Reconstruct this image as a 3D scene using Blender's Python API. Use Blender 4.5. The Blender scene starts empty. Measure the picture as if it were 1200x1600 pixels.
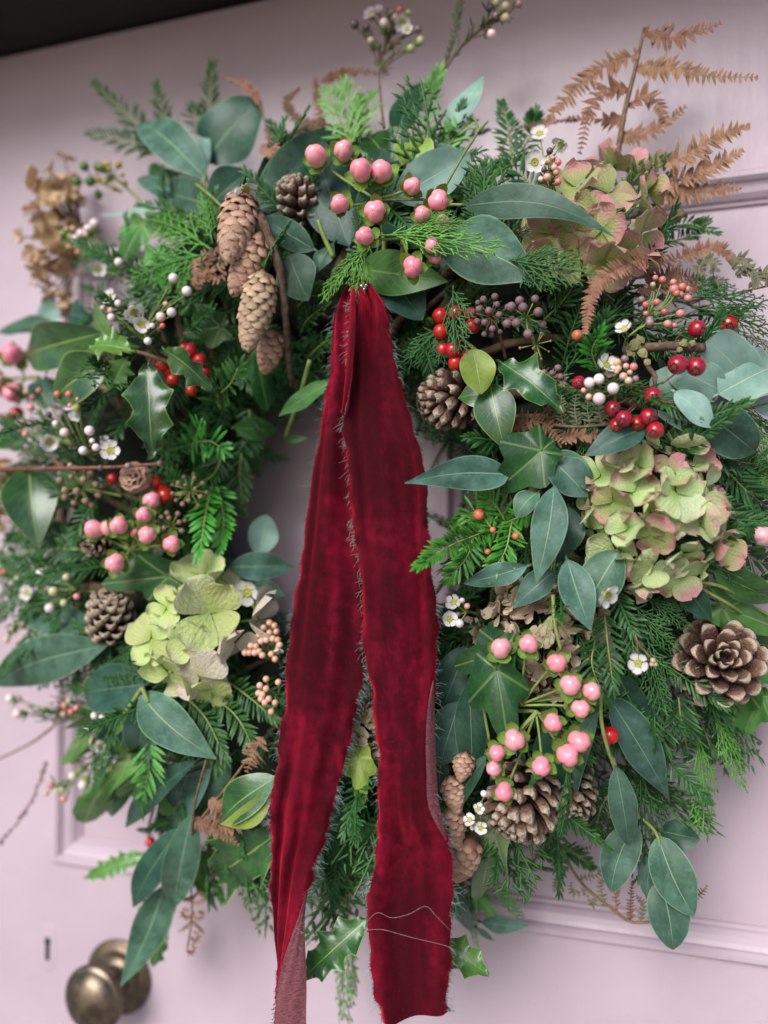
import bpy, math, random
import numpy as np
from mathutils import Vector, Matrix

# ------------------------------------------------------------------ camera
sc = bpy.context.scene
FPX = 1202.0                                  # focal length of the photograph in its own pixels
YAW, PITCH = math.radians(16.7), math.radians(1.9)
CAM = Vector((0.0, -0.66, 1.5))               # 66 cm in front of the door, at wreath height
c_f = Vector((-math.sin(YAW)*math.cos(PITCH), math.cos(YAW)*math.cos(PITCH), math.sin(PITCH)))
c_r = Vector((math.cos(YAW), math.sin(YAW), 0))
c_u = c_r.cross(c_f)
cd = bpy.data.cameras.new('camera')
cd.sensor_fit = 'VERTICAL'; cd.sensor_height = 36.0; cd.lens = 36.0*FPX/1600.0
cd.clip_start = 0.02; cd.clip_end = 200
cd.dof.use_dof = True; cd.dof.focus_distance = 0.515; cd.dof.aperture_fstop = 2.15
cam = bpy.data.objects.new('camera', cd); sc.collection.objects.link(cam)
cam.matrix_world = Matrix(((c_r.x, c_u.x, -c_f.x, CAM.x), (c_r.y, c_u.y, -c_f.y, CAM.y), (c_r.z, c_u.z, -c_f.z, CAM.z), (0, 0, 0, 1)))
sc.camera = cam
sc.cycles.max_bounces = 6; sc.cycles.diffuse_bounces = 3; sc.cycles.glossy_bounces = 3; sc.cycles.transmission_bounces = 3; sc.cycles.caustics_reflective = False; sc.cycles.caustics_refractive = False

# ------------------------------------------------------------------ sky, sun, exposure
SUN_EL, SUN_AZ = math.radians(34), math.radians(14)      # soft daylight from the open front of the porch
world = bpy.data.worlds.new('World'); sc.world = world; world.use_nodes = True
wn = world.node_tree
sky = wn.nodes.new('ShaderNodeTexSky'); sky.sky_type = 'NISHITA'; sky.sun_disc = False
sky.sun_elevation = SUN_EL; sky.sun_rotation = math.pi + SUN_AZ
sky.dust_density = 1.2; sky.air_density = 1.0; sky.ozone_density = 1.0
bg = wn.nodes['Background']; bg.inputs['Strength'].default_value = 0.105
wn.links.new(sky.outputs[0], bg.inputs['Color'])
sl = bpy.data.lights.new('sun', 'SUN'); sl.energy = 2.5; sl.angle = math.radians(34); sl.color = (1.0, 0.985, 0.965)
sun = bpy.data.objects.new('sun', sl); sc.collection.objects.link(sun)
sd = Vector((-math.sin(SUN_AZ)*math.cos(SUN_EL), -math.cos(SUN_AZ)*math.cos(SUN_EL), math.sin(SUN_EL)))   # towards the sun
sun.rotation_euler = sd.to_track_quat('Z', 'Y').to_euler()
sc.view_settings.view_transform = 'Standard'; sc.view_settings.look = 'None'
sc.view_settings.exposure = 0.48; sc.view_settings.gamma = 1.0; sc.view_settings.use_curve_mapping = False

# ------------------------------------------------------------------ helpers
rng = random.Random(7)
nrng = np.random.default_rng(11)
U = rng.uniform
COL = sc.collection
def link(o): COL.objects.link(o); return o

def W(u, v, h=0.0):
    """point of the place seen at photo position (u, v) and standing h metres off the door"""
    d = c_f*FPX + c_r*(u-600) + c_u*(800-v)
    return CAM + d*((-h - CAM.y)/d.y)
def S(P): return (P-CAM).dot(c_f)/FPX          # metres per photo pixel at P
WC = Vector((-0.215, 0, 1.53)); RR, RA = 0.20, 0.118
def hsurf(P):
    r = math.hypot(P.x-WC.x, P.z-WC.z); s = (r-RR)/RA
    return 0.035 + (0.085*math.sqrt(1-s*s) if abs(s) < 1 else 0.0)
def Q(u, v, d=0):
    """d: millimetres off the wreath's surface, or (0 < |d| < 1) metres off the door"""
    if d and abs(d) < 1: return W(u, v, d)
    h = 0.09
    for _ in range(3): h = 0.5*h + 0.5*hsurf(W(u, v, h))
    return W(u, v, h + d/1000.0)

def mesh(name, V, Fc, uv=None, mat=None, smooth=True):
    me = bpy.data.meshes.new(name)
    V = [tuple(x) for x in V] if not isinstance(V, np.ndarray) else V.tolist()
    me.from_pydata(V, [], Fc if isinstance(Fc, list) else Fc.tolist())
    if uv is not None:
        uv = np.asarray(uv, dtype=np.float32)
        li = np.zeros(len(me.loops), dtype=np.int32); me.loops.foreach_get('vertex_index', li)
        lay = me.uv_layers.new(name='UVMap'); lay.data.foreach_set('uv', uv[li].ravel())
    if smooth: me.polygons.foreach_set('use_smooth', np.ones(len(me.polygons), dtype=bool))
    if mat: me.materials.append(mat)
    me.update(); return me
def tagit(o, label, cat, group=None, kind=None):
    if label: o['label'] = label
    if cat: o['category'] = cat
    if group: o['group'] = group
    if kind: o['kind'] = kind
    return o
def thing(name, label, cat, loc, group=None):
    o = bpy.data.objects.new(name, None); o.empty_display_size = 0.01
    o.location = loc; link(o); return tagit(o, label, cat, group)
def part(name, me, parent, loc=None, M=None, kind=None):
    """mesh under its thing; M is a world matrix when the parent is an unrotated Empty"""
    o = bpy.data.objects.new(name, me); o.parent = parent
    if M is not None: o.matrix_basis = M
    elif loc is not None: o.location = loc
    if kind: o['kind'] = kind
    return link(o)
def inth(th, M):                               # world matrix -> matrix under the unrotated Empty th
    return Matrix.Translation(-th.location) @ M
def frame(P, x, y, z, s=1.0):
    return Matrix(((x.x*s, y.x*s, z.x*s, P.x), (x.y*s, y.y*s, z.y*s, P.y), (x.z*s, y.z*s, z.z*s, P.z), (0, 0, 0, 1)))
def perp(v, n):
    n = n - v*n.dot(v)
    if n.length < 1e-5: n = v.orthogonal()
    return n.normalized()
def jit(a): return Vector((U(-a, a), U(-a, a), U(-a, a)))

class MB:
    def __init__(s): s.V = []; s.F = []; s.T = []
    def add(s, V, F, T=None):
        o = len(s.V); s.V += [Vector(v) for v in V]; s.F += [tuple(i+o for i in f) for f in F]
        s.T += list(T) if T is not None else [(0.5, 0.5)]*len(V)
    def tube(s, pts, rad, n=6, cap=True, knob=0.0):
        pts = [Vector(p) for p in pts]; m = len(pts)
        rad = [rad]*m if isinstance(rad, (int, float)) else rad
        V = []; F = []; T = []; nrm = None
        for i, p in enumerate(pts):
            t = (pts[min(i+1, m-1)] - pts[max(i-1, 0)])
            t = t.normalized() if t.length > 1e-9 else Vector((0, 0, 1))
            nrm = perp(t, nrm) if nrm else perp(t, Vector((0.3, -1, 0.2)))
            b = t.cross(nrm)
            for k in range(n):
                a = 2*math.pi*k/n; rr = rad[i]*(1+U(-knob, knob))
                V.append(p + (nrm*math.cos(a) + b*math.sin(a))*rr); T.append((i/(m-1), k/n))
        for i in range(m-1):
            for k in range(n):
                F.append((i*n+k, i*n+(k+1) % n, (i+1)*n+(k+1) % n, (i+1)*n+k))
        if cap: F.append(tuple(range(n-1, -1, -1))); F.append(tuple(range((m-1)*n, m*n)))
        s.add(V, F, T)
    def box(s, a, b):
        x0, y0, z0 = a; x1, y1, z1 = b
        s.add([(x0,y0,z0),(x1,y0,z0),(x1,y1,z0),(x0,y1,z0),(x0,y0,z1),(x1,y0,z1),(x1,y1,z1),(x0,y1,z1)],
              [(0,3,2,1),(4,5,6,7),(0,1,5,4),(1,2,6,5),(2,3,7,6),(3,0,4,7)])
    def lathe(s, prof, n=40, M=None):            # (radius, height) about local z
        V = []; F = []
        for r, z in prof:
            for k in range(n):
                a = 2*math.pi*k/n; p = Vector((r*math.cos(a), r*math.sin(a), z)); V.append(M @ p if M else p)
        for i in range(len(prof)-1):
            for k in range(n): F.append((i*n+k, i*n+(k+1) % n, (i+1)*n+(k+1) % n, (i+1)*n+k))
        s.add(V, F)
    def mesh(s, name, mat, org=None, smooth=True):
        V = [v-org for v in s.V] if org is not None else s.V
        return mesh(name, V, s.F, s.T, mat, smooth)
    def build(s, name, mat, th, smooth=True, kind=None):
        return part(name, s.mesh(name, mat, th.location, smooth), th, kind=kind)

def curve(pts, n=12):                           # Catmull-Rom through points
    P = [Vector(p) for p in pts]
    if len(P) == 2: return [P[0].lerp(P[1], i/(n-1)) for i in range(n)]
    P = [P[0]*2-P[1]] + P + [P[-1]*2-P[-2]]; m = len(P)-3; out = []
    for i in range(n):
        x = i/(n-1)*m; k = min(int(x), m-1); t = x-k
        a, b, c, d = P[k:k+4]
        out.append(0.5*((2*b) + (c-a)*t + (2*a-5*b+4*c-d)*t*t + (3*b-a-3*c+d)*t**3))
    return out

# ------------------------------------------------------------------ materials
def newmat(name):
    m = bpy.data.materials.new(name); m.use_nodes = True
    return m, m.node_tree, m.node_tree.nodes['Principled BSDF']
class NT:
    """tiny node-graph helper"""
    def __init__(s, nt): s.nt = nt
    def n(s, t, **kw):
        nd = s.nt.nodes.new(t)
        for k, v in kw.items(): setattr(nd, k, v)
        return nd
    def put(s, sock, v):
        if hasattr(v, 'is_linked') or hasattr(v, 'links'): s.nt.links.new(v, sock)
        else: sock.default_value = v
    def math(s, op, a, b=None, c=None, clamp=False):
        nd = s.n('ShaderNodeMath', operation=op, use_clamp=clamp); s.put(nd.inputs[0], a)
        if b is not None: s.put(nd.inputs[1], b)
        if c is not None: s.put(nd.inputs[2], c)
        return nd.outputs[0]
    def mix(s, f, a, b, mode='MIX'):
        nd = s.n('ShaderNodeMix', data_type='RGBA', blend_type=mode); s.put(nd.inputs[0], f)
        s.put(nd.inputs[6], a if not isinstance(a, tuple) else (*a, 1)[:4]); s.put(nd.inputs[7], b if not isinstance(b, tuple) else (*b, 1)[:4])
        return nd.outputs[2]
    def noise(s, co, scale, detail=3, rough=0.55):
        nd = s.n('ShaderNodeTexNoise'); nd.inputs['Scale'].default_value = scale
        nd.inputs['Detail'].default_value = detail; nd.inputs['Roughness'].default_value = rough
        if co is not None: s.nt.links.new(co, nd.inputs['Vector'])
        return nd.outputs[0]
    def step(s, x, lo, hi):                    # smooth 0..1
        nd = s.n('ShaderNodeMapRange', interpolation_type='SMOOTHSTEP'); s.put(nd.inputs[0], x)
        s.put(nd.inputs[1], lo); s.put(nd.inputs[2], hi); return nd.outputs[0]
    def co(s, which='Object'): return s.n('ShaderNodeTexCoord').outputs[which]
    def rand(s): return s.n('ShaderNodeObjectInfo').outputs['Random']
    def sep(s, v):
        nd = s.n('ShaderNodeSeparateXYZ'); s.nt.links.new(v, nd.inputs[0]); return nd.outputs
    def bump(s, hgt, strength, dist):
        nd = s.n('ShaderNodeBump'); nd.inputs['Strength'].default_value = strength; nd.inputs['Distance'].default_value = dist
        s.nt.links.new(hgt, nd.inputs['Height']); return nd.outputs[0]
    def hsv(s, col, h=0.5, sat=1.0, val=1.0):
        nd = s.n('ShaderNodeHueSaturation'); s.put(nd.inputs['Hue'], h); s.put(nd.inputs['Saturation'], sat); s.put(nd.inputs['Value'], val)
        s.put(nd.inputs['Color'], col); return nd.outputs[0]
def vary(g, col, rnd, val=0.25, hue=0.015):
    v = g.math('MULTIPLY_ADD', rnd, 2*val, 1-val)
    h = g.math('MULTIPLY_ADD', g.math('FRACT', g.math('MULTIPLY', rnd, 7.13)), 2*hue, 0.5-hue)
    return g.hsv(col, h, 1.0, v)
def finish(g, b, col, rough, spec=0.5, coat=0.0, coatr=0.15, trans=0.0, tcol=None, normal=None, sss=0.0):
    g.put(b.inputs['Base Color'], col if not isinstance(col, tuple) else (*col, 1)[:4]); g.put(b.inputs['Roughness'], rough)
    b.inputs['Specular IOR Level'].default_value = spec
    b.inputs['Coat Weight'].default_value = coat; b.inputs['Coat Roughness'].default_value = coatr
    if sss:
        b.inputs['Subsurface Weight'].default_value = sss; b.inputs['Subsurface Radius'].default_value = (1, 0.5, 0.4); b.inputs['Subsurface Scale'].default_value = 0.003
    if normal is not None: g.nt.links.new(normal, b.inputs['Normal'])
    if trans:
        t = g.n('ShaderNodeBsdfTranslucent'); g.put(t.inputs[0], tcol if tcol is not None else col)
        mx = g.n('ShaderNodeMixShader'); mx.inputs[0].default_value = trans
        g.nt.links.new(b.outputs[0], mx.inputs[1]); g.nt.links.new(t.outputs[0], mx.inputs[2])
        g.nt.links.new(mx.outputs[0], g.nt.nodes['Material Output'].inputs[0])

def leaf_mat(name, dark, light, vein, rough=0.5, spec=0.4, coat=0.0, veinw=0.05, side=0.22, margin=0.35, val=0.22, hue=0.012, trans=0.12, bloom=0.0, spots=0.0):
    m, nt, b = newmat(name); g = NT(nt)
    u, v, _ = g.sep(g.co('UV')); ob = g.co('Object'); rnd = g.rand()
    d = g.math('MULTIPLY', g.math('ABSOLUTE', g.math('SUBTRACT', v, 0.5)), 2.0)
    n1 = g.noise(ob, 55, 4); n2 = g.noise(ob, 420, 3)
    col = g.mix(g.step(n1, 0.32, 0.7), dark, light)
    col = g.mix(g.math('MULTIPLY', g.step(n2, 0.45, 0.7), 0.25), col, light)
    if bloom: col = g.mix(g.math('MULTIPLY', g.step(g.noise(ob, 130, 5, 0.7), 0.45, 0.8), bloom), col, (0.22, 0.40, 0.34))
    if spots: col = g.mix(g.math('MULTIPLY', g.step(g.noise(ob, 210, 3, 0.8), 0.70, 0.76), spots), col, (0.11, 0.07, 0.03))
    w = g.math('MULTIPLY_ADD', g.math('SUBTRACT', 1.0, u), veinw*0.8, veinw*0.35)
    mid = g.math('SUBTRACT', 1.0, g.step(d, g.math('MULTIPLY', w, 0.45), w))
    sv = g.math('FRACT', g.math('MULTIPLY_ADD', u, 9.0, g.math('MULTIPLY_ADD', d, -2.6, g.math('MULTIPLY', n1, 0.5))))
    svl = g.math('SUBTRACT', 1.0, g.step(g.math('ABSOLUTE', g.math('SUBTRACT', sv, 0.5)), 0.02, 0.10))
    svl = g.math('MULTIPLY', svl, g.math('SUBTRACT', 1.0, g.step(d, 0.65, 0.95)))
    col = g.mix(g.math('MULTIPLY', svl, side), col, vein)
    col = g.mix(g.math('MULTIPLY', g.step(d, 0.92, 0.985), margin), col, vein)
    col = g.mix(g.math('MULTIPLY', mid, 0.85), col, vein)
    col = g.mix(g.math('MULTIPLY', g.step(g.math('ADD', u, g.math('MULTIPLY', n1, .08)), 1.0, 1.05), .7), col, (0.20, 0.12, 0.06))
    col = vary(g, col, rnd, val, hue)
    hgt = g.math('ADD', g.math('MULTIPLY', mid, -0.6), g.math('ADD', g.math('MULTIPLY', svl, -0.05), g.math('MULTIPLY', n2, 0.35)))
    rg = g.math('MULTIPLY_ADD', n2, 0.25, rough-0.12)
    finish(g, b, col, rg, spec, coat, 0.24, trans, g.hsv(col, 0.485, 1.1, 1.3), g.bump(hgt, 0.35, 0.0012))
    return m
def ivy_mat(name, dark, light, vein, rough=0.4, val=0.2):
    m, nt, b = newmat(name); g = NT(nt)
    u, v, _ = g.sep(g.co('UV')); ob = g.co('Object')
    x = g.math('MULTIPLY_ADD', u, 2.0, -1.0); y = g.math('MULTIPLY_ADD', v, 2.0, -1.0)
    a = g.math('ARCTAN2', x, y); r = g.math('SQRT', g.math('ADD', g.math('MULTIPLY', x, x), g.math('MULTIPLY', y, y)))
    n1 = g.noise(ob, 60, 4); n2 = g.noise(ob, 380, 3)
    k = 2*math.pi/1.06
    d = g.math('MULTIPLY', r, g.math('MULTIPLY', g.math('ABSOLUTE', g.math('SINE', g.math('MULTIPLY', a, k/2))), 2/k))
    mid = g.math('SUBTRACT', 1.0, g.step(d, 0.008, 0.032))
    fr = g.math('ABSOLUTE', g.math('SUBTRACT', g.math('FRACT', g.math('MULTIPLY_ADD', r, 8.0, g.math('MULTIPLY', d, -9.0))), 0.5))
    net = g.math('MULTIPLY', g.math('SUBTRACT', 1.0, g.step(fr, 0.03, 0.12)), 0.10)
    col = g.mix(g.step(n1, 0.35, 0.7), dark, light)
    col = g.mix(g.math('MULTIPLY', g.step(n2, 0.5, 0.7), 0.2), col, light)
    col = g.mix(g.math('MAXIMUM', g.math('MULTIPLY', mid, 0.75), net), col, vein)
    col = vary(g, col, g.rand(), val, 0.014)
    hgt = g.math('ADD', g.math('MULTIPLY', mid, -0.6), g.math('ADD', g.math('MULTIPLY', net, -0.8), g.math('MULTIPLY', n2, 0.3)))
    finish(g, b, col, g.math('MULTIPLY_ADD', n2, 0.25, rough-0.1), 0.35, 0.12, 0.2, 0.12, g.hsv(col, 0.49, 1.1, 1.3), g.bump(hgt, 0.4, 0.0012))
    return m
def simple_mat(name, a, b_, scale, rough=0.6, bump=0.0, val=0.15, hue=0.01, spec=0.4, coat=0.0, sss=0.0, trans=0.0, obj='Object'):
    m, nt, b = newmat(name); g = NT(nt); co = g.co(obj)
    n = g.noise(co, scale, 5, 0.6)
    col = vary(g, g.mix(g.step(n, 0.3, 0.72), a, b_), g.rand(), val, hue)
    finish(g, b, col, rough, spec, coat, 0.15, trans, None, g.bump(n, bump, 0.001) if bump else None, sss)
    return m

MAT = {}
MAT['euc'] = leaf_mat('eucalyptus', (0.036, 0.086, 0.056), (0.082, 0.168, 0.120), (0.26, 0.40, 0.24), rough=0.46, spec=0.28, veinw=0.040, side=0.05, margin=0.5, bloom=0.34, spots=0.45, val=0.28, hue=0.022)
MAT['eucpale'] = leaf_mat('eucalyptus_pale', (0.19, 0.33, 0.27), (0.31, 0.46, 0.40), (0.44, 0.55, 0.42), rough=0.6, spec=0.3, veinw=0.04, side=0.10, margin=0.3, bloom=0.2)
MAT['eucdark'] = leaf_mat('eucalyptus_dark', (0.012, 0.052, 0.032), (0.030, 0.092, 0.058), (0.14, 0.24, 0.13), rough=0.40, spec=0.32, veinw=0.045, side=0.05, margin=0.45, bloom=0.16, spots=0.35, hue=0.022)
MAT['holly'] = leaf_mat('holly', (0.009, 0.052, 0.010), (0.027, 0.108, 0.018), (0.24, 0.33, 0.08), rough=0.34, spec=0.5, coat=0.38, veinw=0.05, side=0.10, margin=0.75, trans=0.06)
MAT['hollylight'] = leaf_mat('holly_light', (0.060, 0.18, 0.026), (0.12, 0.28, 0.05), (0.33, 0.42, 0.12), rough=0.3, spec=0.5, coat=0.3, veinw=0.05, side=0.15, margin=0.6, trans=0.15)
MAT['lime'] = leaf_mat('lime_leaf', (0.20, 0.30, 0.045), (0.30, 0.40, 0.085), (0.42, 0.50, 0.18), rough=0.45, veinw=0.05, side=0.3, margin=0.4, trans=0.2, spots=0.3)
MAT['green'] = leaf_mat('green_leaf', (0.040, 0.140, 0.028), (0.085, 0.24, 0.055), (0.26, 0.36, 0.12), rough=0.4, veinw=0.05, side=0.3, margin=0.3, trans=0.16)
MAT['ivy'] = ivy_mat('ivy', (0.010, 0.052, 0.011), (0.028, 0.102, 0.020), (0.13, 0.21, 0.07))
MAT['ivylight'] = ivy_mat('ivy_light', (0.065, 0.20, 0.035), (0.12, 0.31, 0.070), (0.30, 0.38, 0.18), rough=0.5)
MAT['ivypale'] = ivy_mat('ivy_pale', (0.16, 0.24, 0.10), (0.24, 0.32, 0.16), (0.36, 0.42, 0.26), rough=0.55)

def needle_mat(name, dark, light, tip, rough=0.4):
    m, nt, b = newmat(name); g = NT(nt); u, v, _ = g.sep(g.co('UV')); ob = g.co('Object')
    n = g.noise(ob, 160, 2)
    col = g.mix(g.step(n, 0.35, 0.65), dark, light)
    d = g.math('MULTIPLY', g.math('ABSOLUTE', g.math('SUBTRACT', v, 0.5)), 2.0)
    col = g.mix(g.math('MULTIPLY', g.math('SUBTRACT', 1.0, g.step(d, 0.0, 0.5)), 0.35), col, tip)
    col = g.mix(g.math('MULTIPLY', g.step(u, 0.6, 1.0), 0.4), col, tip)
    finish(g, b, vary(g, col, g.rand(), 0.15, 0.01), rough, 0.28, 0.0, 0.2, 0.1)
    return m
MAT['fir'] = needle_mat('fir_needles', (0.010, 0.046, 0.012), (0.030, 0.100, 0.024), (0.072, 0.195, 0.045))
MAT['firlight'] = needle_mat('fir_needles_light', (0.060, 0.20, 0.035), (0.11, 0.30, 0.060), (0.22, 0.44, 0.12))
MAT['yew'] = needle_mat('yew_needles', (0.020, 0.125, 0.014), (0.052, 0.25, 0.028), (0.14, 0.42, 0.06), 0.32)
MAT['cyp'] = needle_mat('cypress_scales', (0.015, 0.066, 0.020), (0.042, 0.135, 0.040), (0.12, 0.30, 0.085), 0.5)
MAT['cyplight'] = needle_mat('cypress_scales_light', (0.045, 0.185, 0.028), (0.095, 0.31, 0.048), (0.27, 0.58, 0.12), 0.5)
MAT['fern'] = needle_mat('dry_bracken', (0.17, 0.080, 0.046), (0.30, 0.155, 0.095), (0.40, 0.225, 0.145), 0.7)
MAT['ferndark'] = needle_mat('dry_bracken_dark', (0.10, 0.048, 0.028), (0.20, 0.10, 0.058), (0.26, 0.15, 0.09), 0.7)
MAT['ferngreen'] = needle_mat('curled_fern', (0.070, 0.075, 0.042), (0.15, 0.14, 0.085), (0.24, 0.21, 0.14), 0.7)
MAT['stem'] = simple_mat('green_stem', (0.16, 0.22, 0.05), (0.26, 0.32, 0.10), 120, 0.45, 0.2)
MAT['stembrown'] = simple_mat('brown_stem', (0.10, 0.055, 0.030), (0.22, 0.13, 0.075), 160, 0.7, 0.5)
MAT['stemred'] = simple_mat('red_stem', (0.14, 0.035, 0.030), (0.24, 0.085, 0.060), 160, 0.55, 0.3)
MAT['bark'] = simple_mat('bark', (0.070, 0.042, 0.026), (0.19, 0.125, 0.085), 190, 0.85, 0.9)
MAT['vine'] = simple_mat('vine', (0.085, 0.050, 0.030), (0.20, 0.125, 0.075), 140, 0.8, 0.7)
MAT['shade_core'] = simple_mat('shade_core', (0.005, 0.009, 0.004), (0.014, 0.019, 0.008), 90, 0.95, 0.8)  # mossy core; the shade between the foliage is put into its near-black colour

# ------------------------------------------------------------------ leaves
def prof_euc(t): return math.sin(math.pi*min(1, t)**0.78)**0.95
def prof_oval(t): return math.sin(math.pi*t**0.88)**0.66
def prof_long(t): return math.sin(math.pi*t**0.62)**1.05
def prof_round(t): return math.sqrt(max(0, 1-(2*t**0.95-1)**2))**0.92
PROF = {'euc': prof_euc, 'oval': prof_oval, 'long': prof_long, 'round': prof_round}
LM = {'euc': 'euc', 'oval': 'euc', 'long': 'euc', 'round': 'eucpale', 'holly': 'holly', 'ivy': 'ivy'}
OUT = Vector((0.12, -1.0, 0.12)).normalized()

def leaf(th, kind, b, t, w, roll=None, bow=0.07, side=0.0, twist=None, fold=0.16, wave=None, mat=None, name='leaf', spines=4, petiole=0.12, droop=0.0, label=None):
    Pb, Pt = Q(*b), Q(*t)
    ax = Pt-Pb; L = ax.length; y = ax.normalized()
    mid = (Pb+Pt)*0.5
    toc = (CAM-mid).normalized()
    n = perp(y, OUT*0.5 + toc*0.5); x = y.cross(n)
    roll = U(-22, 22) if roll is None else roll
    n = (Matrix.Rotation(math.radians(roll), 3, y) @ n); x = y.cross(n)
    hw = 0.5*w*S(mid)
    twist = math.radians(U(-32, 32) if twist is None else twist)
    wave = U(0.04, 0.15) if wave is None else wave
    ph = U(0, 6.28); wf = U(5, 9)
    V = []; F = []; T = []
    def place(lx, ly, lz, tt):
        a = twist*(tt-0.5); cx, sx = math.cos(a), math.sin(a)
        lx, lz = lx*cx-lz*sx, lx*sx+lz*cx
        s = math.sin(math.pi*max(0, min(1, tt)))
        lz += bow*L*s - droop*L*tt*tt; lx += side*L*s
        return x*lx + y*ly + n*lz
    if kind == 'ivy':
        na, nr = 40, 6; k = w*S(mid)/L      # w: overall width
        lob = [(0, 1.0), (1.06, 0.74), (-1.06, 0.74), (2.0, 0.46), (-2.0, 0.46)]
        lob = [(a+U(-.08, .08), l*U(.88, 1.1)) for a, l in lob]; lob[0] = (0, 1.0)
        for j in range(nr+1):
            for i in range(na):
                a = -math.pi + 2*math.pi*i/na
                r = sum((l*math.exp(-((a-q)/0.70)**2))**3.2 for q, l in lob)**(1/3.2)
                r = max(r, 0.25)*(1+0.03*math.sin(7*a+ph))
                q = r*j/nr
                lx, ly = q*math.sin(a)*L*k*0.72, q*math.cos(a)*L
                lz = fold*abs(lx)*0.8 + wave*L*(j/nr)**2*math.sin(4*a+ph)*0.9 - 0.06*L*q*q
                V.append(place(lx, ly, lz, max(0, min(1, ly/L)))); T.append((0.5+0.5*q*math.sin(a)*0.98, 0.5+0.5*q*math.cos(a)*0.98))
        for j in range(nr):
            for i in range(na): F.append((j*na+i, j*na+(i+1) % na, (j+1)*na+(i+1) % na, (j+1)*na+i))
    else:
        if kind == 'holly': nL, nW = spines*6, 8
        else: nL, nW = 14, 8
        for i in range(nL+1):
            tt = i/nL
            if kind == 'holly':
                base = math.sin(math.pi*min(1, tt)**0.82)**0.75
                fr = (tt*spines) % 1.0
                if 0 < tt < 1: base = base*(0.66+0.46*abs(2*fr-1)**1.7) if tt < 1-0.6/spines else base*(0.62 + 0.3*abs(2*fr-1)**1.7)
                sp = abs(2*fr-1)**2
            else: base = PROF[kind](tt); sp = 0
            hwt = max(base*hw, 0.0004)
            for j in range(nW+1):
                q = 2*j/nW-1; lx = q*hwt
                lz = fold*abs(lx) + wave*hw*2*q*q*math.sin(wf*tt+ph+(1.3 if q > 0 else 0))*base
                if kind == 'holly': lz += abs(q)**3*hw*0.55*(sp-0.4)*(1 if (int(tt*spines+0.5)+(q > 0)) % 2 else -0.7)
                V.append(place(lx, L*tt, lz, tt)); T.append((tt, j/nW))
        for i in range(nL):
            for j in range(nW):
                a = i*(nW+1)+j; F.append((a, a+1, a+nW+2, a+nW+1))
    m = MB(); m.add(V, F, T)
    if petiole:
        p0 = place(0, 0.02*L, -0.0006, 0.02); back = -(y*0.75) - OUT*0.5
        m.tube([p0, p0+back*petiole*L*0.5+n*0.001, p0+back*petiole*L], [0.0010, 0.0011, 0.0013], 5)
    o = part(name, m.mesh(name, MAT[mat or LM[kind]]), th, loc=Pb-th.location)
    if label: o['label'] = label
    return o

def stem(th, pts, r, mat='stem', n=6, name='stem', steps=None, knob=0.0, r1=None):
    P = [Q(*p) for p in pts]; k = r*S(P[0]); k1 = (r1 if r1 is not None else r*0.75)*S(P[-1])
    N = steps or max(6, 5*len(P))
    c = curve(P, N); m = MB()
    m.tube(c, [k+(k1-k)*i/(N-1) for i in range(N)], n, True, knob)
    return m.build(name, MAT[mat], th)

def sprig(name, label, cat, base, group=None): return thing(name, label, cat, Q(*base), group)

# ------------------------------------------------------------------ needles (fir, yew, bracken)
def blades(O, D, N, Ln, Wd, curl=0.0, frond=False):
    """many small blades at once -> V, F, T arrays"""
    O, D, N = np.asarray(O, float), np.asarray(D, float), np.asarray(N, float)
    Ln, Wd = np.asarray(Ln, float)[:, None], np.asarray(Wd, float)[:, None]
    D /= np.linalg.norm(D, axis=1, keepdims=True)
    N -= D*np.sum(D*N, 1, keepdims=True); N /= np.linalg.norm(N, axis=1, keepdims=True)+1e-9
    X = np.cross(D, N); k = len(O)
    def p(x, y, z): return O + X*(x*Wd) + D*(y*Ln) + N*(z*Wd + curl*Ln*y*y)
    V = np.stack([p(0, 0, 0), p(-.45, .3, 0), p(0, .3, .22), p(.45, .3, 0), p(-.5, .7, 0), p(0, .7, .2), p(.5, .7, 0), p(0, 1, 0)], 1).reshape(-1, 3)
    if frond: V = np.stack([p(0, -.04, 0), p(-.5, .05, 0), p(0, .05, .14), p(.5, .05, 0), p(-.38, .60, 0), p(0, .60, .12), p(.38, .60, 0), p(0, 1, 0)], 1).reshape(-1, 3)
    t = np.array([(0, .5), (.3, 0), (.3, .5), (.3, 1), (.7, 0), (.7, .5), (.7, 1), (1, .5)]); T = np.tile(t, (k, 1))
    tri = [(0, 2, 1), (0, 3, 2), (1, 2, 5, 4), (2, 3, 6, 5), (4, 5, 7), (5, 6, 7)]
    F = [tuple(8*i+j for j in f) for i in range(k) for f in tri]
    return V, F, T
def needle_set(paths, nl, nw, step, spread=55, lift=0.25, flat=0.8, nrm=OUT, taper=True):
    O = []; D = []; N = []; L = []; Wd = []
    for c in paths:
        tot = sum((c[i+1]-c[i]).length for i in range(len(c)-1)); n = max(4, int(tot/step)); cc = curve(c, n)
        for i, p in enumerate(cc):
            t = (cc[min(i+1, n-1)]-cc[max(i-1, 0)]).normalized(); z = perp(t, nrm); x = t.cross(z); f = i/(n-1)
            for s in (-1, 1):
                a = math.radians(U(spread-14, spread+12)*(1-0.55*f**3))
                lat = (x*s*flat + z*(lift+U(-.35, .45))).normalized()
                d = t*math.cos(a) + lat*math.sin(a)
                O.append(p); D.append(d); N.append(z+jit(.25)); k = (0.62+0.38*math.sin(math.pi*min(1, .15+f*.95))) if taper else 1
                L.append(nl*k*U(.85, 1.12)); Wd.append(nw*U(.85, 1.15))
        O.append(cc[-1]); D.append((cc[-1]-cc[-2]).normalized()); N.append(nrm); L.append(nl*.7); Wd.append(nw)
    return O, D, N, L, Wd
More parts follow.
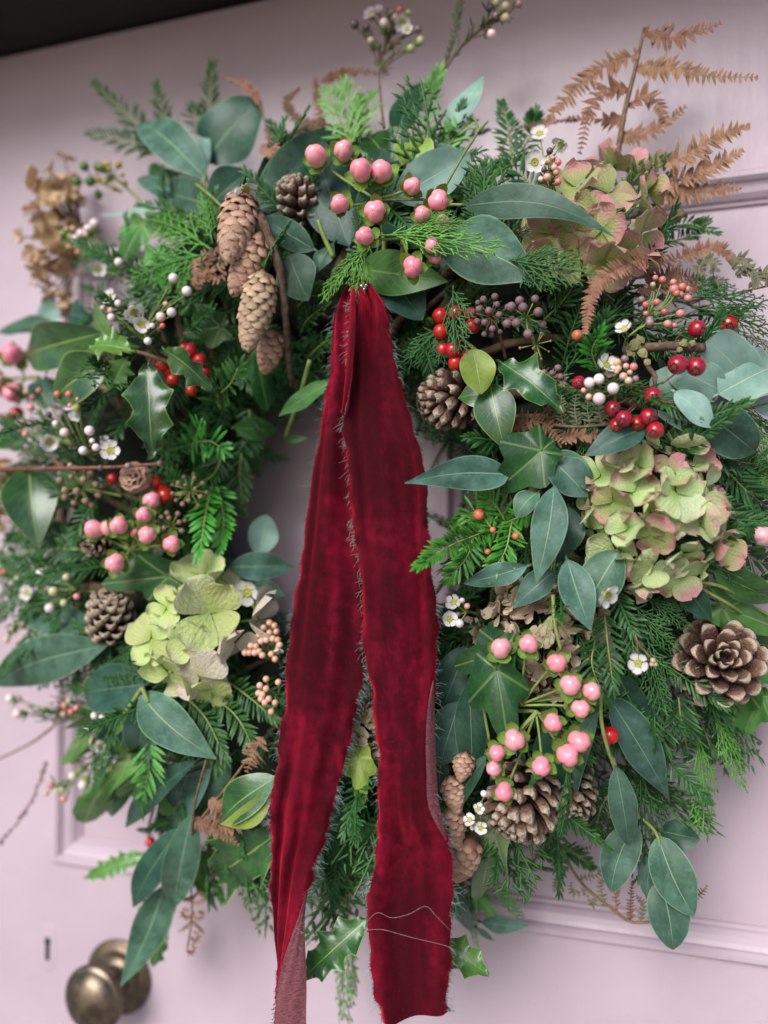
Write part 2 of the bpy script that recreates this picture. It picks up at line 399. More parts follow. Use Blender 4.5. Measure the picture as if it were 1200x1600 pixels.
def fir(label, paths, nl=26, nw=4.0, step=5.5, mat='fir', group=None, name='fir_sprig', cat='fir', spread=55, lift=0.3, smat='stem', sr=2.0, flat=0.8):
    th = sprig(name, label, cat, paths[0][0], group); P = [[Q(*q) for q in p] for p in paths]; s = S(P[0][0])
    a = needle_set(P, nl*s, nw*s, step*s, spread, lift, flat)
    V, F, T = blades(*a, curl=-0.06); V -= np.array(th.location)
    m = MB()
    for c in P:
        cc = curve(c, 10); m.tube(cc, [sr*s*(1-.6*i/9) for i in range(10)], 5)
    m.build('stem', MAT[smat], th)
    part('needles', mesh('needles', V, F, T, MAT[mat]), th, kind='stuff')
    return th
def pinna(th, pts, w, mat='fern', step=5.6, pw=8.0, spread=68, name='pinna', curl=-0.10, r=1.3, lift=0.1, taper=0.85):
    P = [Q(*q) for q in pts]; s = S(P[0]); tot = sum((P[i+1]-P[i]).length for i in range(len(P)-1))
    n = max(6, int(tot/(step*s))); c = curve(P, n); O = []; D = []; N = []; L = []; Wd = []
    for i, p in enumerate(c):
        f = i/(n-1); t = (c[min(i+1, n-1)]-c[max(i-1, 0)]).normalized(); z = perp(t, OUT+jit(.1)); x = t.cross(z)
        for sg in (-1, 1):
            a = math.radians(U(spread-15, spread+13))
            if U(0, 1) < .035: continue
            O.append(p); D.append(t*math.cos(a)+(x*sg+z*(lift+U(-.38, .38))).normalized()*math.sin(a)); N.append(z+jit(.2))
            L.append(0.5*w*s*(1-taper*f**2.5)*min(1, .55+f*3)*U(.72, 1.16)+0.0008); Wd.append(pw*s*(1-.5*f)*U(.85, 1.1))
    V, F, T = blades(O, D, N, L, Wd, curl, True); m = MB()
    m.tube(c, [r*s*(1-.6*i/(n-1)) for i in range(n)], 5)
    k = len(V); mv = np.array([tuple(v) for v in m.V]); V = np.vstack([V, mv]) - np.array(th.location)
    F += [tuple(j+k for j in f) for f in m.F]; T = np.vstack([T, np.array([(0.9, 0.5)]*len(mv))])
    return part(name, mesh(name, V, F, T, MAT[mat]), th)
# ------------------------------------------------------------------ cypress sprays
def cyp_template(seed, nb=13, dens=1.0):
    r = random.Random(seed); V = []; F = []; T = []
    def twig(p, ang, ln, rad, sgm, z0):
        n = max(4, int(ln/sgm)); d = Vector((math.sin(ang), math.cos(ang), 0)); bend = r.uniform(-.25, .25); q = Vector(p); o = len(V); zz = r.uniform(-.3, .3)
        for i in range(n):
            f = i/(n-1); a = ang+bend*f; d = Vector((math.sin(a), math.cos(a), zz*0.25)); x = Vector((math.cos(a), -math.sin(a), 0))
            rr = rad*(1.0 if i % 2 else 0.55)*(1-0.55*f) + 0.0006
            if i == n-1: rr *= 0.2
            for vx, vz in ((1.25, 0), (0, .75), (-1.25, 0), (0, -.75)):
                V.append(tuple(q + x*rr*vx + Vector((0, 0, rr*vz)))); T.append((0.25+0.75*f, 0.5 if vx == 0 else 0.9))
            q = q + d*(ln/(n-1))
        for i in range(n-1):
            for k in range(4): F.append((o+4*i+k, o+4*i+(k+1) % 4, o+4*i+4+(k+1) % 4, o+4*i+4+k))
    sg = 0.019/dens
    twig((0, 0, 0), 0, 1.0, 0.017, sg, 0)
    for i in range(nb):
        t = 0.10+0.86*i/nb; s = 1 if i % 2 else -1; ln = 0.50*(1-t)**0.75*r.uniform(.8, 1.15)+0.07; a = s*r.uniform(.55, .75)
        twig((0, t, 0), a, ln, 0.0155, sg, 0)
        m = max(1, int(ln/0.068))
        for j in range(m):
            tt = (j+0.7)/(m+0.5); s2 = 1 if j % 2 else -1; a2 = a*(1-0.15*tt); l2 = 0.34*ln*(1-tt)**0.6*r.uniform(.75, 1.2)+0.035
            twig((math.sin(a2)*ln*tt, t+math.cos(a2)*ln*tt, 0.004), a2+s2*r.uniform(.5, .75), l2, 0.0140, sg, 0)
    return np.array(V), F, np.array(T)
CYP = [cyp_template(s) for s in (1, 2, 3)]
CYPLO = [cyp_template(s, 11, 0.85) for s in (4, 5)]
def bend_on(tpl, P0, P1, width, bow, nrm, sag=0.0, roll=0.0):
    V, F, T = tpl; ax = P1-P0; L = ax.length; y = ax.normalized(); z = perp(y, nrm)
    z = Matrix.Rotation(math.radians(roll), 3, y) @ z; x = y.cross(z)
    t = V[:, 1:2]; s = np.sin(np.pi*np.clip(t, 0, 1))
    P = np.array(P0) + np.array(y)*(t*L) + np.array(x)*(V[:, 0:1]*L*width) + np.array(z)*(V[:, 2:3]*L + bow*L*s) + np.array([0, 0, -1.0])*(sag*L*t*t)
    P += np.array(z)*(0.35*L*V[:, 0:1]**2*-1)
    return P
def cypress(label, runs, mat='cyp', group=None, width=1.0, name='cypress_spray', roll=None, bow=0.06):
    th = sprig(name, label, 'cypress', runs[0][0], group)
    for i, (a, b) in enumerate(runs):
        tp = CYP[rng.randrange(3)]
        P = bend_on(tp, Q(*a), Q(*b), width, bow, OUT, 0, U(-25, 25) if roll is None else roll) - np.array(th.location)
        part('frond', mesh('frond', P, tp[1], tp[2], MAT[mat]), th)
    return th

# ------------------------------------------------------------------ berries, buds, flowers
def sphere(n=18, m=12, lobes=0, depth=0.06, ell=1.0, neck=0.0):
    V = [(0, 0, -ell)]; F = []
    for j in range(1, m):
        a = math.pi*j/m
        for i in range(n):
            ph = 2*math.pi*i/n; r = math.sin(a)*(1-depth*(0.5+0.5*math.cos(lobes*ph))**6) if lobes else math.sin(a)
            V.append((r*math.cos(ph), r*math.sin(ph), -ell*math.cos(a)))
    V.append((0, 0, ell)); k = len(V)-1
    for i in range(n):
        F.append((0, 1+(i+1) % n, 1+i)); F.append((k, k-n+i, k-n+(i+1) % n))
    for j in range(m-2):
        for i in range(n): F.append((1+j*n+i, 1+j*n+(i+1) % n, 1+(j+1)*n+(i+1) % n, 1+(j+1)*n+i))
    return V, F
def pink_mat(name, base, tip):
    m, nt, b = newmat(name); g = NT(nt); ob = g.co('Object'); x, y, z = g.sep(ob); rnd = g.rand()
    n = g.noise(ob, 1.6, 4)
    f = g.math('ADD', g.step(z, -0.9, 0.9), g.math('MULTIPLY_ADD', n, 0.8, -0.4), clamp=True)
    col = g.mix(f, base, tip)
    col = g.mix(g.math('MULTIPLY', g.math('FRACT', g.math('MULTIPLY', rnd, 5.7)), 0.45), col, (0.84, 0.50, 0.50))
    finish(g, b, vary(g, col, rnd, 0.10, 0.006), 0.34, 0.5, 0.28, 0.2, 0, None, None, 0.0)
    return m
MAT['pinkberry'] = pink_mat('hypericum_berry', (0.96, 0.47, 0.49), (0.94, 0.25, 0.34))
MAT['paleberry'] = pink_mat('pale_hypericum_berry', (0.80, 0.50, 0.52), (0.78, 0.42, 0.47))
MAT['redberry'] = simple_mat('holly_berry', (0.44, 0.005, 0.010), (0.56, 0.012, 0.014), 2, 0.26, 0, 0.15, 0.008, 0.5, 0.45)
MAT['darkberry'] = simple_mat('hawthorn_berry', (0.27, 0.006, 0.016), (0.42, 0.014, 0.028), 2, 0.25, 0, 0.15, 0.008, 0.5, 0.4)
MAT['black'] = simple_mat('dry_tip', (0.035, 0.018, 0.012), (0.07, 0.04, 0.025), 3, 0.8)
MAT['sepal'] = leaf_mat('sepal', (0.13, 0.24, 0.035), (0.20, 0.33, 0.06), (0.28, 0.40, 0.12), 0.42, 0.4, 0.1, 0.05, 0.2, 0.3)
MAT['budwhite'] = pink_mat('white_bud', (0.62, 0.60, 0.50), (0.80, 0.70, 0.72))
MAT['budorange'] = pink_mat('orange_bud', (0.46, 0.46, 0.16), (0.66, 0.34, 0.22))
MAT['budred'] = pink_mat('red_bud', (0.55, 0.22, 0.10), (0.58, 0.12, 0.11))
MAT['budgreen'] = pink_mat('green_bud', (0.22, 0.30, 0.06), (0.38, 0.42, 0.18))
MAT['buddark'] = pink_mat('dark_bud', (0.06, 0.05, 0.05), (0.11, 0.07, 0.09))
for k in ('budwhite', 'budorange', 'budred', 'budgreen', 'buddark'):
    for nd in MAT[k].node_tree.nodes:
        if nd.type == 'MIX' and not nd.inputs[0].is_linked: pass
MAT['calyx'] = simple_mat('calyx', (0.20, 0.30, 0.05), (0.30, 0.38, 0.10), 3, 0.5)
MAT['waxpetal'] = simple_mat('wax_petal', (0.70, 0.64, 0.63), (0.82, 0.77, 0.77), 2.0, 0.5, 0, 0.06, 0.01, 0.4, 0, 0, 0.25)
MAT['lilacpetal'] = simple_mat('lilac_petal', (0.50, 0.36, 0.52), (0.64, 0.52, 0.66), 2.0, 0.5, 0, 0.08, 0.01, 0.4, 0, 0, 0.25)
MAT['waxcup'] = simple_mat('wax_cup', (0.34, 0.36, 0.06), (0.48, 0.46, 0.12), 4, 0.5)
bV, bF = sphere(27, 14, 3, 0.15, 1.06)
ME_HYP = mesh('berry', bV, bF, None, MAT['pinkberry']); ME_HYPP = mesh('berry', bV, bF, None, MAT['paleberry'])
sV, sF = sphere(16, 10)
ME_RED = mesh('berry', sV, sF, None, MAT['redberry']); ME_HAW = mesh('berry', [(x, y, z*1.1) for x, y, z in sV], sF, None, MAT['darkberry'])
ME_TIP = mesh('berry_tip', [(x*.055, y*.055, z*.06+1.03) for x, y, z in sphere(8, 5)[0]], sphere(8, 5)[1], None, MAT['black'])
hv = MB()
for k in range(5):
    a = 2*math.pi*k/5; hv.tube([(0.30*math.cos(a), .30*math.sin(a), 1.02), (.42*math.cos(a), .42*math.sin(a), 1.14), (.56*math.cos(a), .56*math.sin(a), 1.10)], [.11, .08, .03], 5)
hv.lathe([(0.0, 1.02), (.22, 1.06), (.36, 1.12), (.40, 1.06), (.42, .95)], 12)
ME_HAWTIP = mesh('berry_crown', hv.V, hv.F, hv.T, MAT['black'])
def grid_leaf(prof, nL, nW, fz, wid):
    V = []; F = []; T = []
    for i in range(nL+1):
        t = i/nL
        for j in range(nW+1):
            q = 2*j/nW-1; x = q*prof(t)*wid; V.append((x, t, fz(q, t))); T.append((t, j/nW))
    for i in range(nL):
        for j in range(nW): a = i*(nW+1)+j; F.append((a, a+1, a+nW+2, a+nW+1))
    return V, F, T
gV, gF, gT = grid_leaf(prof_oval, 6, 4, lambda q, t: 0.35*t*t+0.12*q*q, 0.46)
ME_SEPAL = mesh('sepal', gV, gF, gT, MAT['sepal'])
gV, gF, gT = grid_leaf(lambda t: (math.sin(math.pi*(0.06+0.94*t)**1.35)**0.55 if t < 1 else 0.0), 6, 6, lambda q, t: 0.26*t*t*0.6+0.16*q*q*t, 0.52)
ME_PETAL = mesh('petal', gV, gF, gT, MAT['waxpetal']); ME_LILAC = mesh('petal', gV, gF, gT, MAT['lilacpetal'])
cup = MB(); cup.lathe([(0.02, -0.75), (.16, -.55), (.34, -.15), (.40, .04), (.36, .08), (.28, .02), (.10, -.02), (.06, .10), (0.0, .12)], 12)
for k in range(10):
    a = 2*math.pi*k/10; cup.tube([(.33*math.cos(a), .33*math.sin(a), .03), (.27*math.cos(a), .27*math.sin(a), .15)], [.03, .045], 5)
ME_CUP = mesh('flower', cup.V, cup.F, cup.T, MAT['waxcup'])
caly = MB(); caly.lathe([(0.05, -2.0), (.35, -1.6), (.72, -.9), (.86, -.35), (.90, -.1)], 10)
ME_CALYX = mesh('calyx', caly.V, caly.F, caly.T, MAT['calyx'])
bdV, bdF = sphere(12, 8)
ME_BUD = {k: mesh('bud', bdV, bdF, None, MAT[m]) for k, m in (('b', 'budwhite'), ('o', 'budorange'), ('r', 'budred'), ('g', 'budgreen'), ('d', 'buddark'))}
def orient(P, z, s, spin=None):
    z = z.normalized(); x = perp(z, jit(1)); y = z.cross(x); return frame(P, x, y, z, s)
def facing(P, tilt=0.5): return ((CAM-P).normalized() + OUT*0.4 + jit(tilt)).normalized()

def hypericum(label, base, node, berries, group='hypericum sprigs wired into the wreath', me=None, extra=()):
    th = sprig('hypericum_sprig', label, 'hypericum', base, group)
    stem(th, [base, ((base[0]+node[0])/2+4, (base[1]+node[1])/2, (base[2]+node[2])/2), node], 4, 'stem', name='stem')
    Pn = Q(*node)
    for bb in berries:
        u, v, d, r = bb[:4]; P = Q(u, v, d); s = r*S(P)
        z = (facing(P, 0.35)*1.0 + (P-Pn).normalized()*0.55).normalized(); s *= U(.86, 1.02)
        o = part('berry', me or ME_HYP, th, M=inth(th, orient(P, z, s)) @ Matrix.Diagonal((U(.92, 1.04), U(.92, 1.04), U(1.0, 1.2), 1)))
        part('berry_tip', ME_TIP, o)
        for k in range(5):
            a = 2*math.pi*k/5+U(-.2, .2)
            Mx = Matrix.Rotation(a, 4, 'Z') @ Matrix.Translation((0, 0.34, -0.80)) @ Matrix.Rotation(math.radians(U(-12, 14)), 4, 'X') @ Matrix.Scale(U(1.15, 1.45), 4)
            part('sepal', ME_SEPAL, o, M=Mx)
        e = P - z*s*0.95; c = curve([Pn+jit(.001), Pn.lerp(e, .55)-z*s*0.5, e], 8); m = MB()
        m.tube(c, [2.2*S(P)]*8, 6); m.build('stalk', MAT['stem'], th)
    return th
def berries(label, node, items, me, tip, name, cat, group, mat='stembrown', sr=1.2, base=None):
    th = sprig(name, label, cat, base or node, group); Pn = Q(*node)
    if base: stem(th, [base, ((base[0]+node[0])/2, (base[1]+node[1])/2+3, (base[2]+node[2])/2), node], 3.2, mat)
    for u, v, d, r in items:
        P = Q(u, v, d); s = r*S(P); z = facing(P, 0.55)
        if tip is ME_HAWTIP: z = (facing(P, .35) + Vector((U(-.6, .6), 0, -.3))).normalized()
        o = part('berry', me, th, M=inth(th, orient(P, z, s)))
        if tip: part('berry_crown', tip, o)
        e = P-z*s*.9; m = MB(); c = curve([Pn+jit(.002), Pn.lerp(e, .6)-z*s*.6, e], 7); m.tube(c, [sr*S(P)]*7, 5); m.build('stalk', MAT[mat], th)
    return th
def wax(label, base, items, node=None, group='waxflower sprigs', mat='stem', leaves=0, sr=1.5, name='waxflower_sprig', petals=None, leafm='fir'):
    th = sprig(name, label, 'waxflower', base, group)
    cu = sum(i[0] for i in items)/len(items); cv = sum(i[1] for i in items)/len(items); cdh = sum(i[2] for i in items)/len(items)
    if node is None: node = (cu*.6+base[0]*.4, cv*.6+base[1]*.4, (cdh-8 if abs(cdh) >= 1 else cdh-.006))
    far = max(items, key=lambda i: math.hypot(i[0]-base[0], i[1]-base[1])); Pn = Q(*node); Pb = Q(*base); Pf = Q(*far[:3])
    main = curve([Pb, Pb.lerp(Pn, .5)+jit(.002), Pn, Pn.lerp(Pf, .8)+jit(.002)], 32); sp = S(Pn)
    m = MB(); m.tube(main, [sr*sp*(1.7-.9*i/31) for i in range(32)], 6); m.build('stem', MAT[mat], th); lp = [main[::3]]
    for it in items:
        u, v, d, k = it[:4]; r = it[4] if len(it) > 4 else (15 if k in 'fl' else 6.0)
        P = Q(u, v, d+(12 if u < 210 else 4)); s = r*S(P)*(1.0 if k in 'fl' else .9)
        if k in 'fl':
            z = facing(P, 1.1); s *= U(.85, 1.1); cl = rng.choice((0, 0, 0, 6, 20)); o = part('flower', ME_CUP, th, M=inth(th, orient(P, z, s)))
            for j in range(5):
                Mx = Matrix.Rotation(2*math.pi*j/5+U(-.1, .1), 4, 'Z') @ Matrix.Translation((0, .30, .02)) @ Matrix.Rotation(math.radians(U(-8, 22)+cl), 4, 'X') @ Matrix.Diagonal((.86*U(.86, 1.08), .74*U(.9, 1.08), .8, 1))
                part('petal', ME_LILAC if k == 'l' else ME_PETAL, o, M=Mx)
            e = P - z*s*.7
        else:
            z = (facing(P, .5)*.6 + (P-Pn).normalized()).normalized()
            o = part('bud', ME_BUD[k], th, M=inth(th, orient(P, z, s)))
            if k in 'bg': part('calyx', ME_CALYX, o)
            e = P - z*s*(1.9 if k in 'bg' else .9)
        k = min(range(32), key=lambda j: (main[j]-e).length); k = max(5, k-4-int(.4*(main[k]-e).length/((main[5]-main[0]).length/5+1e-6))); An = main[k]; An2 = main[min(31, k+2)]
        c = curve([An, An.lerp(e, .45)+(An2-An)*.6+jit(.0015), e], 7); m = MB(); m.tube(c, [sr*S(P)*(1-.3*i/6) for i in range(7)], 5); m.build('stalk', MAT[mat], th); lp.append(c)
    if leaves:
        O = []; D = []; N = []; L = []; Wd = []; s = S(Pn)
        for c in lp:
            for _ in range(leaves):
                i = rng.randrange(len(c)-1); t = (c[i+1]-c[i]).normalized(); x = perp(t, jit(1))
                O.append(c[i].lerp(c[i+1], U(0, 1))); D.append(t*.8+x*.7); N.append(jit(1)+OUT); L.append(U(12, 22)*s); Wd.append(2.6*s)
        V, F, T = blades(O, D, N, L, Wd); part('leaflets', mesh('leaflets', V-np.array(th.location), F, T, MAT[leafm]), th, kind='stuff')
    return th
def umbel(label, base, c, rad, n, group='ivy flower umbels', ball='umbelball', mat='stem', r=5, d=None, sr=1.2):
    th = sprig('ivy_umbel', label, 'ivy umbel', base, group); stem(th, [base, ((base[0]+c[0])/2+3, (base[1]+c[1])/2, (base[2]+c[2])/2), c], 2.6, mat)
    P = Q(*c); s = S(P); ax = facing(P, .4)
    me = mesh('floret', bdV, bdF, None, MAT[ball])
    for i in range(n):
        zc = 1-1.15*(i+.5)/n; a = i*2.39996; q = math.sqrt(max(0, 1-zc*zc)); x = perp(ax, Vector((0, 0, 1))); y = ax.cross(x)
        dr = ax*zc+x*q*math.cos(a)+y*q*math.sin(a); e = P+dr*rad*s*U(.88, 1.08)
        m = MB(); m.tube([P, P.lerp(e, .5), e], [sr*s, sr*s*.8, sr*s*.8], 5); m.build('ray', MAT[mat], th)
        part('floret', me, th, M=inth(th, orient(e, dr, r*s*U(.8, 1.15))))
    return th
MAT['umbelball'] = simple_mat('umbel_floret', (0.18, 0.10, 0.065), (0.36, 0.24, 0.15), 2.2, 0.7, 0.3)
MAT['umbelpurple'] = simple_mat('umbel_floret_purple', (0.13, 0.065, 0.075), (0.28, 0.17, 0.18), 2.2, 0.7, 0.3)
MAT['umbelyellow'] = simple_mat('umbel_floret_yellow', (0.36, 0.26, 0.05), (0.48, 0.36, 0.10), 2.2, 0.7, 0.3)
MAT['umbelgreen'] = simple_mat('umbel_floret_green', (0.06, 0.14, 0.03), (0.12, 0.22, 0.06), 2.2, 0.6, 0.3)

# ------------------------------------------------------------------ cones
def scale_mat(name, inner, outer, tipc, a, b_):
    m, nt, b = newmat(name); g = NT(nt); ob = g.co('Object'); x, y, z = g.sep(ob)
    n = g.noise(ob, 3.0, 5, .65); n2 = g.noise(ob, 14, 3)
    yy = g.math('ADD', y, g.math('MULTIPLY_ADD', n, 0.25, -0.125))
    col = g.mix(g.step(yy, a, b_), inner, outer)
    col = g.mix(g.step(yy, b_-0.02, b_+0.12), col, tipc)
    col = g.mix(g.math('MULTIPLY', g.step(n2, .45, .7), .35), col, inner)
    finish(g, b, vary(g, col, g.rand(), .22, .01), .72, .3, 0, .2, 0, None, g.bump(n2, .5, .05)); return m
MAT['pinescale'] = scale_mat('pine_scale', (0.045, 0.022, 0.015), (0.21, 0.115, 0.080), (0.52, 0.41, 0.32), .42, .84)
MAT['pinedark'] = scale_mat('pine_scale_dark', (0.010, 0.007, 0.007), (0.075, 0.045, 0.035), (0.56, 0.43, 0.31), .50, .82)
MAT['larchscale'] = scale_mat('larch_scale', (0.26, 0.125, 0.085), (0.58, 0.335, 0.235), (0.66, 0.42, 0.31), .1, .7)
MAT['larchtan'] = scale_mat('larch_scale_tan', (0.26, 0.155, 0.095), (0.58, 0.40, 0.255), (0.70, 0.51, 0.35), .1, .7)
MAT['cocore'] = simple_mat('cone_core', (0.020, 0.012, 0.008), (0.05, 0.028, 0.018), 90, .9)
def solid_scale(name, mat, th0, th1, up, wid, blunt, tipup=0.0, qz=.10):
    nL, nW = 5, 4; V = []; F = []; T = []
    def w(t): return wid*(0.42+0.58*t**0.7)*(1.0 if t < .72 else math.sqrt(max(0.0, 1-((t-.72)/.30)**2))*(1-blunt)+blunt)
    for sgn in (1, -1):
        for i in range(nL+1):
            t = i/nL
            for j in range(nW+1):
                q = 2*j/nW-1; tk = (th0+(th1-th0)*t**1.5)*(1-.55*q*q)*(1 if t < .95 else .55)
                V.append((q*w(t), t*(1-.06*q*q), up*t*t+tipup*max(0, t-.7)*2+sgn*tk*.5+qz*q*q)); T.append((t, j/nW))
    n = (nL+1)*(nW+1)
    for i in range(nL):
        for j in range(nW):
            a = i*(nW+1)+j; F.append((a, a+1, a+nW+2, a+nW+1)); F.append((n+a, n+a+nW+1, n+a+nW+2, n+a+1))
        a = i*(nW+1); F.append((a, a+nW+1, n+a+nW+1, n+a)); a += nW; F.append((a, n+a, n+a+nW+1, a+nW+1))
    a = nL*(nW+1)
    for j in range(nW): F.append((a+j, a+j+1, n+a+j+1, n+a+j))
    return mesh(name, V, F, T, mat)
ME_PS = solid_scale('scale', MAT['pinescale'], .08, .24, .14, .215, .45, .20)
ME_PSD = solid_scale('scale', MAT['pinedark'], .08, .28, .16, .25, .42, .12)
ME_LS = solid_scale('scale', MAT['larchscale'], .10, .12, -.10, .54, .15, 0.0, -.16)
ME_LT = solid_scale('scale', MAT['larchtan'], .09, .11, -.10, .52, .15, 0.0, -.16)
def open_cone(label, c, ax, length, rad, n=64, me=None, e0=100, e1=28, group='open pine cones', name='pine_cone'):
    """c: middle of the cone (u, v, d); ax: base-to-tip direction; length, rad in photo pixels"""
    P = Q(*c); s = S(P); ax = Vector(ax).normalized(); Lm, Rm = length*s, rad*s; base = P-ax*Lm*.5
    th = thing(name, label, 'pine cone', base, group); x0 = perp(ax, Vector((0, 0, 1))); y0 = ax.cross(x0)
    m = MB(); m.tube([base, base+ax*Lm*.4, base+ax*Lm*.85], [Rm*.34, Rm*.30, Rm*.08], 10); m.build('core', MAT['cocore'], th)
    for i in range(n):
        t = (i+.5)/n; a = i*2.39996+U(-.08, .08); el = math.radians(e0+(e1-e0)*t**1.15+U(-4, 4))
        rd = x0*math.cos(a)+y0*math.sin(a); d = ax*math.cos(el)+rd*math.sin(el); z = (ax*math.sin(el)-rd*math.cos(el)); x = d.cross(z)
        pr = (0.62+.38*math.sin(math.pi*min(1, .12+t*.85))) if t < .55 else 1.0-.62*((t-.55)/.45)**1.3
        ln = Rm*pr*U(.94, 1.06); p = base+ax*Lm*(.03+.74*t)
        part('scale', me or ME_PS, th, M=inth(th, frame(p, x, d, z, 1.0) @ Matrix.Diagonal((ln*U(.9, 1.1), ln, ln*.9, 1))))
    return th
def closed_cone(th, a, b, w, me, n=74, lift=21, mat='larchscale', SCL=1.3):
    """cone hanging from a (stalk) to b (tip): part with its scales as sub-parts"""
    A, B = Q(*a), Q(*b); ax = (B-A); L = ax.length; ax.normalize(); Rm = .5*w*S((A+B)*.5)
    x0 = perp(ax, OUT); y0 = ax.cross(x0); m = MB(); K = 9
    def pr(t): return math.sin(math.pi*(0.10+.86*t)**.85)**.62
    m.tube([A+ax*L*i/K for i in range(K+1)], [Rm*.74*pr(i/K) for i in range(K+1)], 14)
    core = part('cone', m.mesh('cone', MAT[mat], A), th, loc=A-th.location)
    for i in range(n):
        t = .0+.97*(i+.5)/n; ang = i*2.39996; rd = x0*math.cos(ang)+y0*math.sin(ang)
        sl = (pr(min(1, t+.03))-pr(max(0, t-.03)))/.06*Rm/L; tang = (ax+rd*sl).normalized(); nr = perp(tang, rd)
        d = Matrix.Rotation(math.radians(lift+U(-5, 5)), 3, tang.cross(nr)) @ tang
        z = perp(d, nr); x = d.cross(z); ln = Rm*SCL*(.62 if t > .1 else .5)*U(.92, 1.08)*(1 if t < .85 else .8)
        p = A+ax*L*t+rd*Rm*.78*pr(t)-d*ln*.30
        part('scale', me, core, M=Matrix.Translation(-A) @ frame(p, x, d, z, 1.0) @ Matrix.Diagonal((ln*1.05, ln, ln, 1)))
    return core

# ------------------------------------------------------------------ hydrangea heads
def hyd_mat(name, cen, mid, edge, alt, amount):
    m, nt, b = newmat(name); g = NT(nt); u, v, _ = g.sep(g.co('UV')); ob = g.co('Object'); rnd = g.rand()
    n = g.noise(ob, 1.7, 4); n2 = g.noise(ob, 9, 3)
    d = g.math('MULTIPLY', g.math('ABSOLUTE', g.math('SUBTRACT', v, .5)), 2.0)
    col = g.mix(g.step(u, .0, .5), cen, mid)
    e = g.math('MAXIMUM', u, g.math('MULTIPLY', d, g.math('ADD', .35, g.math('MULTIPLY', u, .6))))
    r2 = g.math('FRACT', g.math('MULTIPLY', rnd, 9.37))
    f = g.math('MULTIPLY', g.step(g.math('ADD', e, g.math('MULTIPLY_ADD', n, .7, -.35)), g.math('MULTIPLY_ADD', r2, .5, .62-amount*.55), g.math('MULTIPLY_ADD', r2, .4, 1.15-amount*.45)), .9)
    col = g.mix(f, col, edge)
    col = g.mix(g.math('MULTIPLY', g.step(g.math('FRACT', g.math('MULTIPLY', rnd, 3.3)), .75, .9), .5), col, alt)
    wv = g.math('FRACT', g.math('MULTIPLY', v, 9.0)); vein = g.math('SUBTRACT', 1.0, g.step(g.math('ABSOLUTE', g.math('SUBTRACT', wv, .5)), .03, .16))
    mid2 = g.math('SUBTRACT', 1.0, g.step(d, .02, .06)); vein = g.math('MAXIMUM', vein, mid2)
    col = g.mix(g.math('MULTIPLY', vein, .22), col, g.hsv(col, .5, .8, .6))
    col = g.mix(g.math('MULTIPLY', g.step(d, .93, 1.0), .45), col, g.hsv(col, .5, .7, 1.45))
    col = vary(g, col, rnd, .14, .012)
    finish(g, b, col, .58, .35, 0, .2, .22, col, g.bump(g.math('ADD', g.math('MULTIPLY', vein, -.5), n2), .30, .03)); return m
MAT['hyd1'] = hyd_mat('hydrangea_pink_green', (0.26, 0.36, 0.08), (0.42, 0.43, 0.18), (0.66, 0.27, 0.31), (0.58, 0.40, 0.28), 0.70)
MAT['hyd2'] = hyd_mat('hydrangea_green_pink', (0.33, 0.50, 0.12), (0.55, 0.66, 0.32), (0.58, 0.24, 0.27), (0.62, 0.73, 0.48), 0.40)
MAT['hyd3'] = hyd_mat('hydrangea_lime', (0.40, 0.52, 0.13), (0.58, 0.66, 0.26), (0.60, 0.56, 0.40), (0.58, 0.48, 0.40), 0.14)
MAT['hyd3pale'] = hyd_mat('hydrangea_faded', (0.50, 0.45, 0.28), (0.60, 0.53, 0.42), (0.62, 0.46, 0.45), (0.56, 0.50, 0.42), 0.3)
MAT['hyddry'] = hyd_mat('hydrangea_dry', (0.44, 0.27, 0.14), (0.66, 0.46, 0.28), (0.72, 0.54, 0.35), (0.56, 0.36, 0.21), 0.3)
MAT['hyddryp'] = hyd_mat('hydrangea_dry_pale', (0.44, 0.31, 0.20), (0.60, 0.46, 0.34), (0.66, 0.54, 0.42), (0.50, 0.35, 0.24), 0.3)
def petals_for(mat, n=7, seed=3):
    out = []; r = random.Random(seed)
    for k in range(n):
        cupz, wv, ph, cv, tw = r.uniform(-.22, .34), r.uniform(.02, .09), r.uniform(0, 6), r.uniform(.0, .26), r.uniform(-.18, .18)
        wid = r.uniform(.54, .66)
        def fz(q, t): return cupz*t*t+cv*q*q*t+wv*math.sin(6*t+ph)*abs(q)*t+wv*.8*math.sin(5*q+ph)*t*t+tw*q*t
        V, F, T = grid_leaf(lambda t: (0.10+.90*math.sin(math.pi*.5*min(1, t/.62))**1.15) if t < .62 else math.sqrt(max(0, 1-((t-.62)/.385)**2)), 9, 8, fz, wid)
        out.append(mesh('petal', V, F, T, mat))
    return out
